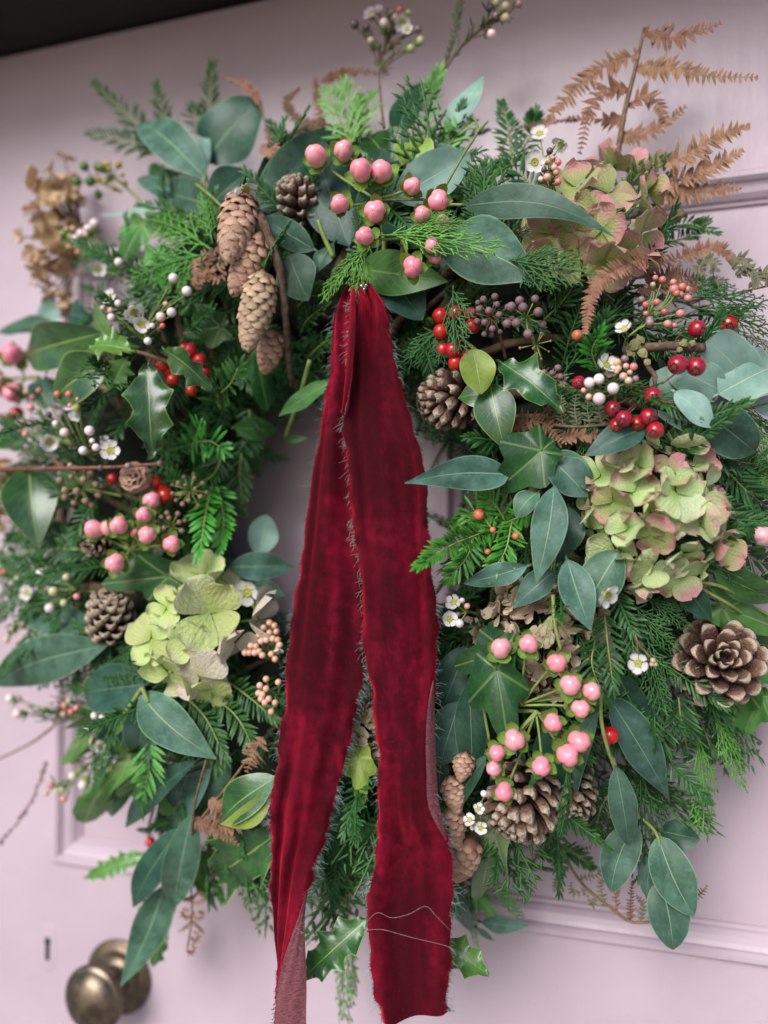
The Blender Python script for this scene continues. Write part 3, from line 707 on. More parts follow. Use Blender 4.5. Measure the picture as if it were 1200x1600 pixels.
def hydrangea(label, cat, c, ax, rad, n, pl, mat, cap=100, group=None, seed=5, jitter=.35, squash=(1, 1, 1), mat2=None, frac2=0.0, tilt=(-10, 30), name='hydrangea_head', spots=None, radial=(.84, 1.08)):
    P = Q(*c); s = S(P); ax = Vector(ax).normalized(); Rm = rad*s
    th = thing(name, label, cat, P-ax*Rm*.6, group); me = petals_for(MAT[mat], 7, seed); me2 = petals_for(MAT[mat2], 5, seed+1) if mat2 else me
    x0 = perp(ax, Vector((0, 0, 1))); y0 = ax.cross(x0); zc0 = math.cos(math.radians(cap))
    for i in range(n if not spots else len(spots)):
        zc = 1-(1-zc0)*(i+.5)/n; a = i*2.39996+U(-.15, .15); q = math.sqrt(max(0, 1-zc*zc))
        d = (ax*zc*squash[2]+x0*q*math.cos(a)*squash[0]+y0*q*math.sin(a)*squash[1])
        p = P+d*Rm*U(*radial); z = (d.normalized()+jit(jitter)).normalized(); x = perp(z, jit(1)); y = z.cross(x); L = pl*s*U(.85, 1.12)
        if spots:
            p = Q(*spots[i][:3]); d = p-(P-ax*Rm*.35); z = (d.normalized()+jit(jitter)).normalized(); x = perp(z, jit(1)); y = z.cross(x)
            if len(spots[i]) > 3: L *= spots[i][3]
        m = MB(); org = P-ax*Rm*.5
        m.tube([org, org.lerp(p, .6), p-z*L*.10], [.9*s*1.6, 1.3*s, 1.3*s], 5); m.lathe([(L*.02, -L*.10), (L*.06, -L*.03), (L*.065, L*.02), (L*.04, L*.05), (0, L*.06)], 8, frame(p, x, y, z))
        fl = part('floret', m.mesh('floret', MAT['sepal'] if 'dry' not in mat else MAT['stembrown'], p), th, loc=p-th.location)
        ms = me2 if (U(0, 1) < frac2 if not (spots and len(spots[i]) > 4) else spots[i][4]) else me; t0 = U(*tilt)
        for k in range(4):
            Mx = frame(Vector((0, 0, 0)), x, y, z) @ Matrix.Rotation(k*math.pi/2+U(-.22, .22), 4, 'Z') @ Matrix.Translation((0, .03*L, .002*(k % 2))) @ Matrix.Rotation(math.radians(t0+U(-14, 14)), 4, 'X') @ Matrix.Scale(L*U(.86, 1.12), 4)
            part('petal', ms[rng.randrange(len(ms))], fl, M=Mx)
    return th

# ------------------------------------------------------------------ the door and what is around it
def paint_mat():
    m, nt, b = newmat('mauve_gloss_paint'); g = NT(nt); ob = g.co('Object')
    mp = g.n('ShaderNodeMapping'); mp.inputs['Scale'].default_value = (90, 90, 6); nt.links.new(ob, mp.inputs[0])
    br = g.noise(mp.outputs[0], 1.0, 4, .6)                     # brush strokes
    lump = g.noise(ob, 45, 3); dirt = g.noise(ob, 7, 4); spk = g.noise(ob, 260, 2)
    col = g.mix(g.step(dirt, .3, .75), (0.465, 0.358, 0.418), (0.522, 0.408, 0.470))
    col = g.mix(g.math('MULTIPLY', g.step(spk, .70, .76), .35), col, (0.30, 0.22, 0.24))
    hgt = g.math('ADD', g.math('MULTIPLY', br, .5), g.math('ADD', g.math('MULTIPLY', lump, .8), g.math('MULTIPLY', spk, .12)))
    finish(g, b, col, g.math('MULTIPLY_ADD', lump, .2, .30), .45, .15, .25, 0, None, g.bump(hgt, .48, .0018)); return m
MAT['paint'] = paint_mat()
MAT['soffit'] = simple_mat('dark_timber', (0.012, 0.008, 0.006), (0.045, 0.024, 0.014), 6, .8, .3)
MAT['jamb'] = simple_mat('frame_timber', (0.016, 0.012, 0.011), (0.024, 0.018, 0.016), 8, .7, .2)
MAT['stone'] = simple_mat('stone', (0.26, 0.25, 0.24), (0.36, 0.35, 0.33), 3, .9, .4)
MAT['slot'] = simple_mat('keyhole_dark', (0.010, 0.009, 0.010), (0.02, 0.018, 0.018), 40, .8)

def one_mesh(name, mb, mat, smooth=False): return link(bpy.data.objects.new(name, mb.mesh(name, MAT[mat], None, smooth)))
mb = MB(); mb.add([(-8, -12, 0), (8, -12, 0), (8, 3, 0), (-8, 3, 0)], [(0, 1, 2, 3)])
o = one_mesh('ground', mb, 'stone'); o['kind'] = 'structure'

DT = 2.0165; X0, X1 = -0.664, 0.275; PZ0, PZ1 = 1.172, 1.792
PX = [(-0.546, -0.236), (-0.1455, 0.158)]; LZ0, LZ1 = 0.28, 0.93
door = thing('door', 'mauve pink painted panelled door behind the wreath', 'door', (0, 0.02, 0))
def dbox(name, x0, x1, z0, z1):
    m = MB(); m.box((x0, 0.0, z0), (x1, 0.045, z1)); return m.build(name, MAT['paint'], door, smooth=False)
dbox('stile', X0, PX[0][0], 0.02, DT); dbox('stile', PX[1][1], X1, 0.02, DT)
dbox('muntin', PX[0][1], PX[1][0], PZ0, PZ1); dbox('muntin', PX[0][1], PX[1][0], LZ0, LZ1)
dbox('top_rail', PX[0][0], PX[1][1], PZ1, DT); dbox('lock_rail', PX[0][0], PX[1][1], LZ1, PZ0); dbox('bottom_rail', PX[0][0], PX[1][1], 0.02, LZ0)
MPROF = [(0.000, 0.0012), (0.0005, -0.0035), (0.003, -0.0062), (0.0065, -0.0062), (0.009, -0.0035), (0.0095, -0.0010), (0.0125, 0.0008), (0.017, 0.0022), (0.0205, 0.0055), (0.0215, 0.0085), (0.0240, 0.0090), (0.0245, 0.0125)]
for (x0, x1) in PX:
    for (z0, z1) in ((PZ0, PZ1), (LZ0, LZ1)):
        m = MB(); m.box((x0-.004, 0.012, z0-.004), (x1+.004, 0.030, z1+.004)); pn = m.build('panel', MAT['paint'], door, smooth=False)
        V = []; F = []
        for d, y in MPROF: V += [(x0+d, y, z0+d), (x1-d, y, z0+d), (x1-d, y, z1-d), (x0+d, y, z1-d)]
        for i in range(len(MPROF)-1):
            for k in range(4): F.append((4*i+k, 4*i+(k+1) % 4, 4*i+4+(k+1) % 4, 4*i+4+k))
        m = MB(); m.add(V, F); part('moulding', m.mesh('moulding', MAT['paint'], door.location, False), pn)
# painted-over keyhole escutcheon on the lock rail
kP = W(75, 1480)
m = MB()
n = 28; V = []; F = []
for y, k in ((0.0003, 1.0), (-0.0002, 0.95), (-0.0005, 0.80)):
    for i in range(n):
        a = 2*math.pi*i/n; V.append((kP.x+0.0105*k*math.cos(a), y, kP.z+0.030*k*math.sin(a)*(1+.18*math.cos(2*a))))
for j in range(2):
    for i in range(n): F.append((j*n+i, j*n+(i+1) % n, (j+1)*n+(i+1) % n, (j+1)*n+i))
F.append(tuple(range(2*n, 3*n))); m.add(V, F); kc = m.build('keyhole_plate', MAT['paint'], door)
m = MB(); m.lathe([(0.0001, 0), (0.0034, 0), (0.0034, .0009), (0.0001, .0009)], 16, Matrix.Translation((kP.x, -0.0005, kP.z+.0065)) @ Matrix.Rotation(math.pi/2, 4, 'X'))
m.box((kP.x-.0023, -0.0012, kP.z-.0125), (kP.x+.0023, -0.0005, kP.z+.006)); part('keyhole', m.mesh('keyhole', MAT['slot'], door.location, False), kc)

m = MB(); m.box((X0-.7, -0.225, DT+.004), (X1+.7, -0.075, DT+.16)); o = one_mesh('porch_beam', m, 'soffit'); tagit(o, 'dark shaded timber porch beam above the top of the door', 'beam')
m = MB(); m.box((X0-.7, -0.072, DT+.0045), (X1+.7, 0.06, DT+.14)); o = one_mesh('door_lintel', m, 'jamb'); tagit(o, 'dark wooden lintel directly over the door head', 'lintel')

fr_ = thing('door_frame', 'dark wooden frame posts at the sides of the door', 'door frame', (X0, 0, 0))
for a, b in ((X0-.085, X0-.003), (X1+.003, X1+.085)):
    m = MB(); m.box((a, -0.030, 0.0), (b, 0.055, DT+.0035)); m.build('post', MAT['jamb'], fr_, smooth=False)
m = MB(); m.box((X1+.088, -0.020, 0.0), (X1+3.0, 0.10, 3.2)); m.box((X0-3.0, -0.020, 0.0), (X0-.088, 0.10, 3.2)); m.box((X0-.087, -0.020, DT+.165), (X1+.087, 0.10, 3.2))
o = one_mesh('wall', m, 'stone'); o['kind'] = 'structure'

def brass():
    m, nt, b = newmat('aged_brass'); g = NT(nt); ob = g.co('Object'); n = g.noise(ob, 60, 5, .65); n2 = g.noise(ob, 300, 3)
    col = g.mix(g.step(n, .35, .68), (0.11, 0.080, 0.058), (0.23, 0.175, 0.13)); b.inputs['Metallic'].default_value = 0.9
    col = g.mix(g.math('MULTIPLY', g.step(n2, .55, .7), .4), col, (0.07, 0.05, 0.04))
    finish(g, b, col, g.math('MULTIPLY_ADD', n, .25, .24), .5, 0, .2, 0, None, g.bump(n2, .08, .001)); return m
MAT['brass'] = brass()
kR = W(187, 1525); kM = Matrix.Translation((kR.x, 0, kR.z)) @ Matrix.Rotation(math.pi/2, 4, 'X')
knob = thing('door_knob', 'round aged brass door knob on a round backplate, low at the left', 'door knob', (kR.x, 0, kR.z))
KS = Matrix.Diagonal((1.12, 1.12, 1.0, 1)); kM = kM @ KS
m = MB(); m.lathe([(0.0315, -.0004), (0.0320, .0022), (0.0300, .0042), (0.0285, .0040), (0.0270, .0056), (0.0215, .0070), (0.0185, .0070), (0.0165, .0100), (0.0120, .0115), (.0001, .0115)], 64, kM); m.build('backplate', MAT['brass'], knob)
m = MB(); m.lathe([(0.0135, .011), (0.0140, .014), (0.0120, .017), (0.0095, .021), (0.0095, .026), (0.0125, .030)], 40, kM); m.build('neck', MAT['brass'], knob)
m = MB(); m.lathe([(.0100, .0285), (.0190, .0310), (.0255, .0345), (.0276, .0382), (.0276, .0400), (.0262, .0420), (.0246, .0424), (.0236, .0440), (.0205, .0485), (.0150, .0520), (.0080, .0540), (.0001, .0546)], 64, kM); m.build('knob', MAT['brass'], knob)

# ------------------------------------------------------------------ the wreath ring that carries everything
ring = thing('wreath_ring', 'round vine ring of the wreath with a mossy core darkened as gap shade', 'wreath', (WC.x, -0.05, WC.z-RR))
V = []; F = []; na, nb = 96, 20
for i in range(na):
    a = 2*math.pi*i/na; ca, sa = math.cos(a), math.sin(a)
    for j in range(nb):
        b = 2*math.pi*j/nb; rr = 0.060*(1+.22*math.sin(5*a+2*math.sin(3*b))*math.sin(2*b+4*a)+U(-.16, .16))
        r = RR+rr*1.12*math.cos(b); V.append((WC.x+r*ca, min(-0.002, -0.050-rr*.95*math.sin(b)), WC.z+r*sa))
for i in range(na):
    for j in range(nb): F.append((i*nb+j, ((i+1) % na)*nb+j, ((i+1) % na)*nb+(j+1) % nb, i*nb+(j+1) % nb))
m = MB(); m.add(V, F); m.build('shade_core', MAT['shade_core'], ring)
for k in range(9):
    p0 = 2*math.pi*k/9; tw = rng.choice((5, 6, 7)); pts = []
    for i in range(97):
        a = 2*math.pi*i/96; b = p0+tw*a; rr = 0.060+.005*math.sin(9*a+k); r = RR+rr*1.12*math.cos(b)
        pts.append((WC.x+r*math.cos(a), min(-.006, -0.050-rr*math.sin(b)), WC.z+r*math.sin(a)))
    m = MB(); m.tube(pts, 0.0022+.0010*(k % 3), 7, False, .12); m.build('vine', MAT['vine'], ring)

# background greenery nobody could count: short fir and cypress ends packed all over the ring
def ring_pt(a, b, rr):
    r = RR+rr*1.12*math.cos(b); return Vector((WC.x+r*math.cos(a), -0.050-rr*.95*math.sin(b), WC.z+r*math.sin(a)))
def scatter_fir(n, mat, name, label, nl, seed):
    global rng, U
    O = []; D = []; N = []; L = []; Wd = []; st = MB()
    for i in range(n):
        a = U(0, 2*math.pi); b = U(-.35, math.pi+.35); p = ring_pt(a, b, .062)
        rad = Vector((math.cos(a), 0, math.sin(a))); tan = Vector((-math.sin(a), 0, math.cos(a))); nr = (rad*math.cos(b)+Vector((0, -1, 0))*math.sin(b)).normalized()
        d = (nr*U(.05, .38)+rad*U(-.1, .75)*(1 if b < 2.0 else -.2)+tan*U(-1, 1)*.9+Vector((0, 0, -.2))).normalized(); ln = U(.045, .085)*(1.0 if b < 1.9 else .72)
        e = p+d*ln; e.y = min(e.y, -.008); mid = p.lerp(e, .5)+nr*.008; mid.y = min(mid.y, -.008); c = curve([p, mid, e], 6)
        st.tube(c, [.0011]*6, 4, False)
        q = needle_set([c], nl, .0021, .0036, 55, .25, .8, nr)
        for A, B in zip((O, D, N, L, Wd), q): A += B
    V, F, T = blades(O, D, N, L, Wd, -.06); V[:, 1] = np.minimum(V[:, 1], -.003); k = len(V)
    V = np.vstack([V, np.array([tuple(v) for v in st.V])]); F += [tuple(j+k for j in f) for f in st.F]; T = np.vstack([T, np.array([(.2, .5)]*len(st.V))])
    o = link(bpy.data.objects.new(name, mesh(name, V, F, T, MAT[mat]))); tagit(o, label, 'fir greenery', None, 'stuff')
scatter_fir(430, 'fir', 'fir_filling', 'dark green fir ends filling the gaps all around the wreath', .0135, 1)
def scatter_cyp(n, mat, name, label):
    Vs = []; Fs = []; Ts = []; k = 0
    for i in range(n):
        a = U(0, 2*math.pi); b = U(-.2, math.pi+.1); p = ring_pt(a, b, .066)
        rad = Vector((math.cos(a), 0, math.sin(a))); tan = Vector((-math.sin(a), 0, math.cos(a))); nr = (rad*math.cos(b)+Vector((0, -1, 0))*math.sin(b)).normalized()
        d = (nr*U(.0, .3)+rad*U(.1, .8)*(1 if b < 1.9 else -.1)+tan*U(-1, 1)*.8+Vector((0, 0, -.35))).normalized(); e = p+d*U(.06, .105)*(1 if b < 1.9 else .7); e.y = min(e.y, -.008)
        tp = CYPLO[i % 2]; P = bend_on(tp, p, e, 1.0, .05, nr, .05, U(-40, 40)); P[:, 1] = np.minimum(P[:, 1], -.003); Vs.append(P); Fs += [tuple(j+k for j in f) for f in tp[1]]; Ts.append(tp[2]); k += len(P)
    o = link(bpy.data.objects.new(name, mesh(name, np.vstack(Vs), Fs, np.vstack(Ts), MAT[mat]))); tagit(o, label, 'cypress greenery', None, 'stuff')
scatter_cyp(80, 'cyp', 'cypress_filling', 'flat scaly cypress ends filling the gaps all around the wreath')

# ------------------------------------------------------------------ velvet ribbon
def velvet():
    m, nt, b = newmat('crimson_velvet'); g = NT(nt); ob = g.co('Object')
    mp = g.n('ShaderNodeMapping'); mp.inputs['Scale'].default_value = (34, 34, 9); nt.links.new(ob, mp.inputs[0])
    crush_sheen = g.noise(mp.outputs[0], 1.0, 4, .55); fine = g.noise(ob, 2600, 2, .7); big = g.noise(ob, 17, 2)
    mp2 = g.n('ShaderNodeMapping'); mp2.inputs['Scale'].default_value = (500, 500, 2200); nt.links.new(ob, mp2.inputs[0])
    weft = g.noise(mp2.outputs[0], 1.0, 3, .6)
    f = g.math('MULTIPLY', g.step(g.math('MULTIPLY_ADD', g.noise(ob, 120, 3, .6), .30, g.math('MULTIPLY', crush_sheen, .74)), .44, .74), g.math('MULTIPLY_ADD', g.step(big, .34, .64), .75, .25))
    col = g.mix(f, (0.040, 0.0003, 0.0042), (0.300, 0.0035, 0.030))  # sheen highlights of the crushed pile, put into the base red
    col = g.mix(g.math('MULTIPLY', g.step(weft, .55, .75), .40), col, (0.17, 0.010, 0.013))
    lint = g.step(g.noise(ob, 1100, 2, .5), .70, .74)
    col = g.mix(g.math('MULTIPLY', lint, .30), col, (0.30, 0.07, 0.08))
    hgt = g.math('ADD', g.math('MULTIPLY', fine, .5), g.math('ADD', g.math('MULTIPLY', crush_sheen, .12), g.math('MULTIPLY', weft, .35)))
    finish(g, b, g.mix(g.math('MULTIPLY', g.step(fine, .35, .65), .35), col, (0.020, 0.0003, 0.0015)), .85, .12, 0, .2, 0, None, g.bump(hgt, .5, .0014))
    b.inputs['Sheen Weight'].default_value = 0.5; b.inputs['Sheen Roughness'].default_value = .26
    g.put(b.inputs['Sheen Tint'], (1, 0.05, 0.10, 1))
    sh = g.n('ShaderNodeBsdfSheen'); sh.inputs['Roughness'].default_value = .42       # light caught by the standing pile
    g.put(sh.inputs['Color'], g.mix(g.math('MULTIPLY_ADD', g.step(fine, .3, .7), .35, g.math('MULTIPLY', f, .65)), (0.50, 0.003, 0.020), (1.0, 0.035, 0.09)))
    nt.links.new(b.inputs['Normal'].links[0].from_socket, sh.inputs['Normal'])
    ad = g.n('ShaderNodeAddShader'); nt.links.new(b.outputs[0], ad.inputs[0]); nt.links.new(sh.outputs[0], ad.inputs[1]); nt.links.new(ad.outputs[0], nt.nodes['Material Output'].inputs[0])
    return m
MAT['velvet'] = velvet()
def backing():
    m, nt, b = newmat('ribbon_backing'); g = NT(nt); ob = g.co('Object')
    mp = g.n('ShaderNodeMapping'); mp.inputs['Scale'].default_value = (400, 400, 2400); nt.links.new(ob, mp.inputs[0]); wv = g.noise(mp.outputs[0], 1.0, 2)
    finish(g, b, g.mix(g.step(wv, .35, .65), (0.125, 0.030, 0.042), (0.24, 0.085, 0.095)), .6, .3, 0, .2, 0, None, g.bump(wv, .4, .0006)); return m
MAT['backing'] = backing()
MAT['fray'] = simple_mat('frayed_thread', (0.16, 0.30, 0.28), (0.42, 0.55, 0.52), 300, .7)
MAT['thread'] = simple_mat('pale_thread', (0.30, 0.22, 0.22), (0.46, 0.36, 0.36), 300, .7)
MAT['steel'] = simple_mat('pin', (0.45, 0.45, 0.47), (0.6, 0.6, 0.62), 30, .25)
MAT['steel'].node_tree.nodes['Principled BSDF'].inputs['Metallic'].default_value = 1.0

rib = thing('velvet_ribbon', 'long crimson velvet ribbon with frayed edges hanging in two tails', 'ribbon', W(568, 440, .152), None)
def tail(name, rows, folds, seed, lab, ridges=()):
    """rows: (uL, vL, hL, uR, vR, hR); velvet faces out while L is left of R and turns over where they cross"""
    A = curve([W(*r[:3]) for r in rows], 220); B = curve([W(*r[3:6]) for r in rows], 220); nW = 26; r = random.Random(seed)
    ph = [r.uniform(0, 6.28) for _ in range(8)]
    V = []; T = []; F = []
    for i, (a, b) in enumerate(zip(A, B)):
        t = i/219; ax = (A[min(i+1, 219)]-A[max(i-1, 0)]).normalized(); x = (b-a); w = x.length; xn = x.normalized(); n = xn.cross(ax).normalized()
        gth = max(0, 1-t/.16)                                     # gathered at the top
        for j in range(nW+1):
            q = j/nW; e = 2*q-1
            dz = folds*(.0050*math.sin(2.3*q*math.pi+ph[0]+1.6*t)*(.6+.4*math.sin(4*t+ph[1])) + .0007*math.sin(5.2*q*math.pi+ph[2]+2.4*t)*(.5+.5*math.sin(5*t+ph[3])))
            dz += gth*.0075*math.sin(4.4*q*math.pi+ph[4]) + .0035*(1-e*e)*math.sin(8*t+ph[7])*folds*.8
            for q0, wd, am, t0, t1 in ridges:
                if t0 < t < t1: dz += am*math.exp(-((q-q0-.05*math.sin(6*t))/wd)**2)*math.sin(math.pi*(t-t0)/(t1-t0))
            ed = max(0, (abs(e)-.80)/.20); sgn = 1 if e > 0 else -1
            dz += ed**1.6*(.0038+.0022*math.sin(44*t+ph[5]+2*sgn)+.0016*math.sin(83*t+ph[6]*sgn)+.0009*math.sin(190*t+sgn))*min(1, w/.02)
            dx = ed*(.0006*math.sin(70*t+ph[2]*sgn)+.0005*math.sin(161*t+sgn))*sgn
            V.append(a.lerp(b, q)+n*dz*min(1, w/.035)+xn*dx*min(1, w/.03)); T.append((t, q))
    for i in range(219):
        for j in range(nW): k = i*(nW+1)+j; F.append((k, k+nW+1, k+nW+2, k+1))
    m = MB(); m.add(V, F, T); o = m.build(name, MAT['velvet'], rib); o['label'] = lab
    me = o.data; nr = [Vector(v.normal) for v in me.vertices]
    if sum(n.y for n in nr[:1500]) > 0:                               # velvet side outwards at the top
        me.flip_normals(); nr = [-n for n in nr]
    m2 = MB(); m2.add([v-n*.0011 for v, n in zip(V, nr)], F, T); part('backing', m2.mesh('backing', MAT['backing'], rib.location), o)
    # frayed threads along both selvedges
    fr = MB()
    for side in (0, nW):
        for i in range(6, 219):
            for _ in range(3):
                k = min(218, max(1, i+r.choice((-1, 0, 0, 1)))); p = V[k*(nW+1)+side]; inn = V[k*(nW+1)+(1 if side == 0 else nW-1)]
                o_ = (p-inn).normalized(); dn = (A[min(k+3, 219)]-A[max(0, k-3)]).normalized(); n = nr[k*(nW+1)+side]
                p = p + dn*r.uniform(-.001, .001); ln = r.uniform(.0025, .0088)*(1.3 if r.random() < .12 else 1)
                d = (o_*r.uniform(.4, 1.0)+dn*r.uniform(-.1, 1.1)+n*r.uniform(-.5, .4)).normalized(); d2 = (d+Vector((r.uniform(-.5, .5), r.uniform(-.5, .5), r.uniform(-.7, .2)))).normalized()
                fr.tube([p-o_*.0012-n*.0005, p+d*ln*.5, p+d*ln*.5+d2*ln*.5], [.00011, .00010, .00006], 3, False)
    fo = part('frayed_threads', fr.mesh('frayed_threads', MAT['fray'], rib.location), o, kind='stuff')
    # soft red pile standing up along the two edges
    fr = MB()
    for side in (0, nW):
        for i in range(1, 219):
            for _ in range(4):
                p = V[i*(nW+1)+side].lerp(V[(i+1)*(nW+1)+side], r.random()); o_ = (p-V[i*(nW+1)+(1 if side == 0 else nW-1)]).normalized(); n = nr[i*(nW+1)+side]
                ln = r.uniform(.0006, .0016); d = o_*r.uniform(.2, 1)+n*r.uniform(.0, 1)+Vector((0, 0, r.uniform(-.6, .3)))
                fr.tube([p-o_*.0004, p+d.normalized()*ln], [.00022, .00012], 3, False)
    part('edge_pile', fr.mesh('edge_pile', MAT['velvet'], rib.location), o, kind='stuff')
    return o
HR = .168
tail('tail', [(549, 432, .140, 566, 438, .142), (521, 488, .150, 552, 478, .150), (514, 576, .156, 556, 578, .152), (503, 640, .158, 552, 652, .153), (487, 730, .159, 556, 735, .154), (472, 836, .160, 562, 836, .155), (459, 910, .161, 569, 915, .156), (450, 985, .162, 571, 985, .157), (443, 1050, .163, 566, 1050, .158), (438, 1115, .164, 554, 1112, .158), (433, 1175, .166, 541, 1172, .158), (423, 1236, .170, 527, 1233, .160), (420, 1262, .172, 519, 1268, .160), (422, 1300, .170, 509, 1306, .162), (420, 1345, .168, 494, 1345, .164), (420, 1385, .165, 482, 1383, .168), (422, 1425, .161, 470, 1420, .172), (427, 1475, .160, 454, 1466, .174), (433, 1514, .162, 440, 1510, .172), (430, 1560, .166, 433, 1560, .170)], 0.9, 4, 'left velvet tail that turns over to its dull back at the end', [(.24, .085, .0085, .42, .98), (.62, .10, -.0045, .2, .75), (.55, .07, .0050, .55, .95), (.12, .06, .0030, .1, .5)])
tail('tail', [(556, 432, .146, 570, 432, .146), (551, 473, .158, 600, 470, .156), (547, 520, .164, 607, 515, .158), (546, 576, .168, 620, 572, .161), (537, 657, .170, 640, 655, .163), (541, 715, .171, 660, 715, .164), (546, 790, .172, 668, 795, .165), (552, 830, .173, 669, 836, .165), (562, 880, .174, 674, 880, .165), (564, 947, .174, 682, 955, .165), (570, 1020, .174, 682, 1020, .166), (581, 1093, .174, 678, 1085, .168), (586, 1160, .175, 672, 1152, .172), (592, 1210, .176, 672, 1215, .176), (587, 1270, .176, 679, 1265, .176), (588, 1325, .175, 701, 1318, .172), (580, 1380, .175, 706, 1368, .169), (572, 1417, .175, 705, 1430, .168), (577, 1490, .175, 703, 1505, .168), (586, 1550, .175, 698, 1555, .169), (598, 1606, .174, 700, 1582, .170)], 0.9, 9, 'right velvet tail lying in front with a cut end', [(.80, .07, .0055, .12, .62), (.14, .07, .0050, .03, .55), (.45, .12, -.0040, .1, .6), (.35, .10, .0045, .6, 1.0), (.70, .08, -.0030, .55, 1.0)])
P0 = [(479, 1392, .1725), (470, 1420, .1740), (454, 1466, .1760), (440, 1510, .1770), (432, 1552, .1775), (428, 1600, .1775), (428, 1650, .1775)]; P1 = [(480, 1394, .1715), (477, 1424, .1700), (477, 1470, .1690), (478, 1512, .1690), (479, 1555, .1690), (479, 1600, .1690), (480, 1650, .1690)]
A = curve([W(*p) for p in P0], 60); B = curve([W(*p) for p in P1], 60); V = []; F = []
for i in range(60):
    for j in range(9): V.append(A[i].lerp(B[i], j/8)+Vector((0, -.0016*math.sin(math.pi*j/8)-.0006*math.sin(2+j*1.9+i*.2), 0)))
for i in range(59):
    for j in range(8): F.append((9*i+j, 9*i+j+1, 9*i+j+10, 9*i+j+9))
m = MB(); m.add(V, F); m.build('turned_end', MAT['backing'], rib)
m = MB()
for i in range(60):
    for _ in range(3): m.tube([A[i]+jit(.0008), A[i]+Vector((U(-.0030, .0005), U(-.001, .001), U(-.003, .001)))], [.00022, .00012], 3, False)
m.build('pile_edge', MAT['velvet'], rib, kind='stuff')
A = curve([W(*p) for p in [(549, 452, .157), (545, 520, .168), (541, 580, .1715), (535, 645, .1725)]], 40); B = curve([W(*p) for p in [(556, 452, .164), (556, 520, .1745), (551, 580, .1775), (538, 650, .1750)]], 40); V = []; F = []
for i in range(40):
    for j in range(5): V.append(A[i].lerp(B[i], j/4)+Vector((0, -.0016*math.sin(math.pi*j/4)-.0012, 0)))
for i in range(39):
    for j in range(4): F.append((5*i+j, 5*i+j+1, 5*i+j+6, 5*i+j+5))
m = MB(); m.add(V, F); m.build('fold', MAT['velvet'], rib)
# the right edge of the front tail turned under, showing its dull back
P1 = [(679, 1062, .1668), (680, 1110, .168), (681, 1167, .170), (683, 1215, .171), (688, 1260, .171), (700, 1308, .170)]; P0 = [(677, 1062, .1672), (670, 1098, .174), (666, 1152, .1775), (667, 1205, .179), (671, 1262, .179), (697, 1312, .174)]
A = curve([W(*p) for p in P0], 40); B = curve([W(*p) for p in P1], 40); V = []; F = []
for i in range(40):
    for j in range(5): V.append(A[i].lerp(B[i], j/4)+Vector((0, -.0014*math.sin(math.pi*j/4)-.0012, 0)))
for i in range(39):
    for j in range(4): F.append((5*i+j, 5*i+j+1, 5*i+j+6, 5*i+j+5))
m = MB(); m.add(V, F); m.build('turned_edge', MAT['backing'], rib)
for pts in ([(573, 1440, .177), (590, 1426, .180), (612, 1434, .180), (640, 1428, .180), (665, 1416, .180), (682, 1432, .178), (703, 1453, .172)], [(571, 1453, .177), (600, 1453, .180), (640, 1464, .181), (690, 1476, .175), (712, 1484, .172)]):
    m = MB(); m.tube(curve([W(*p) for p in pts], 30), .00009, 5); m.build('loose_thread', MAT['thread'], rib)
for (u, v, r) in ((565, 447, 3.2), (572, 446, 3.0), (569, 452, 2.6)):
    P = W(u, v, .1625); part('pin', mesh('pin', sphere(10, 7)[0], sphere(10, 7)[1], None, MAT['steel']), rib, M=inth(rib, orient(P, OUT, r*S(P))))

# ================================================================== what is wired into the wreath
GE = 'eucalyptus sprigs'; GH = 'holly sprigs'; GI = 'ivy sprigs'
def euc(label, base, leaves, stems=(), group=GE, name='eucalyptus_sprig', cat='eucalyptus', smat='stem', sr=3.0):
    th = sprig(name, label, cat, base, group)
    for s in stems: stem(th, s, sr, smat)
    for l in leaves:
        k, b, t, w = l[:4]; kw = l[4] if len(l) > 4 else {}
        leaf(th, k, b, t, w, **kw)
    return th

# ---- top left eucalyptus
euc('large upright grey-green eucalyptus sprig at the top left with a cut green stem', (348, 330, 5), [
    ('euc', (323, 281, 18), (216, 194, 12), 62, dict(roll=14, bow=.10, fold=.1)),
    ('oval', (322, 254, 24), (408, 158, 26), 96, dict(roll=-8, bow=.05, fold=.08, mat='eucdark', side=-.03)),
    ('euc', (320, 268, 20), (312, 188, 24), 22, dict(roll=30, mat='eucpale')),
    ('oval', (336, 322, 24), (258, 302, 30), 62, dict(roll=-12, bow=.06)),
    ('euc', (283, 326, 12), (215, 279, 10), 36, dict(roll=20)),
    ('euc', (258, 321, 14), (152, 336, 20), 16, dict(roll=35, bow=-.03, mat='eucpale')),
    ('oval', (330, 318, 14), (390, 268, 14), 62, dict(mat='eucdark'))],
    stems=[[(293, 278, 45), (322, 300, 40), (350, 326, 30)], [(322, 310, 20), (319, 285, 24), (323, 254, 26)]])
euc('broad dark eucalyptus pair leaning right behind the upper larch cone', (404, 332, 10), [
    ('euc', (400, 330, 22), (520, 196, 20), 82, dict(roll=10, bow=.09, side=.05)),
    ('euc', (398, 306, 8), (508, 182, 8), 70, dict(roll=5, mat='eucdark', side=.06)),
    ('euc', (492, 390, 26), (409, 338, 30), 44, dict(roll=-15, bow=.09)),
    ('oval', (452, 398, 32), (482, 470, 34), 66, dict(roll=10, bow=.1)),
    ('euc', (522, 378, 26), (494, 428, 30), 34, dict(roll=30, twist=40, mat='eucdark'))],
    stems=[[(521, 402, 30), (507, 372, 33), (497, 344, 36)]], sr=4.5)
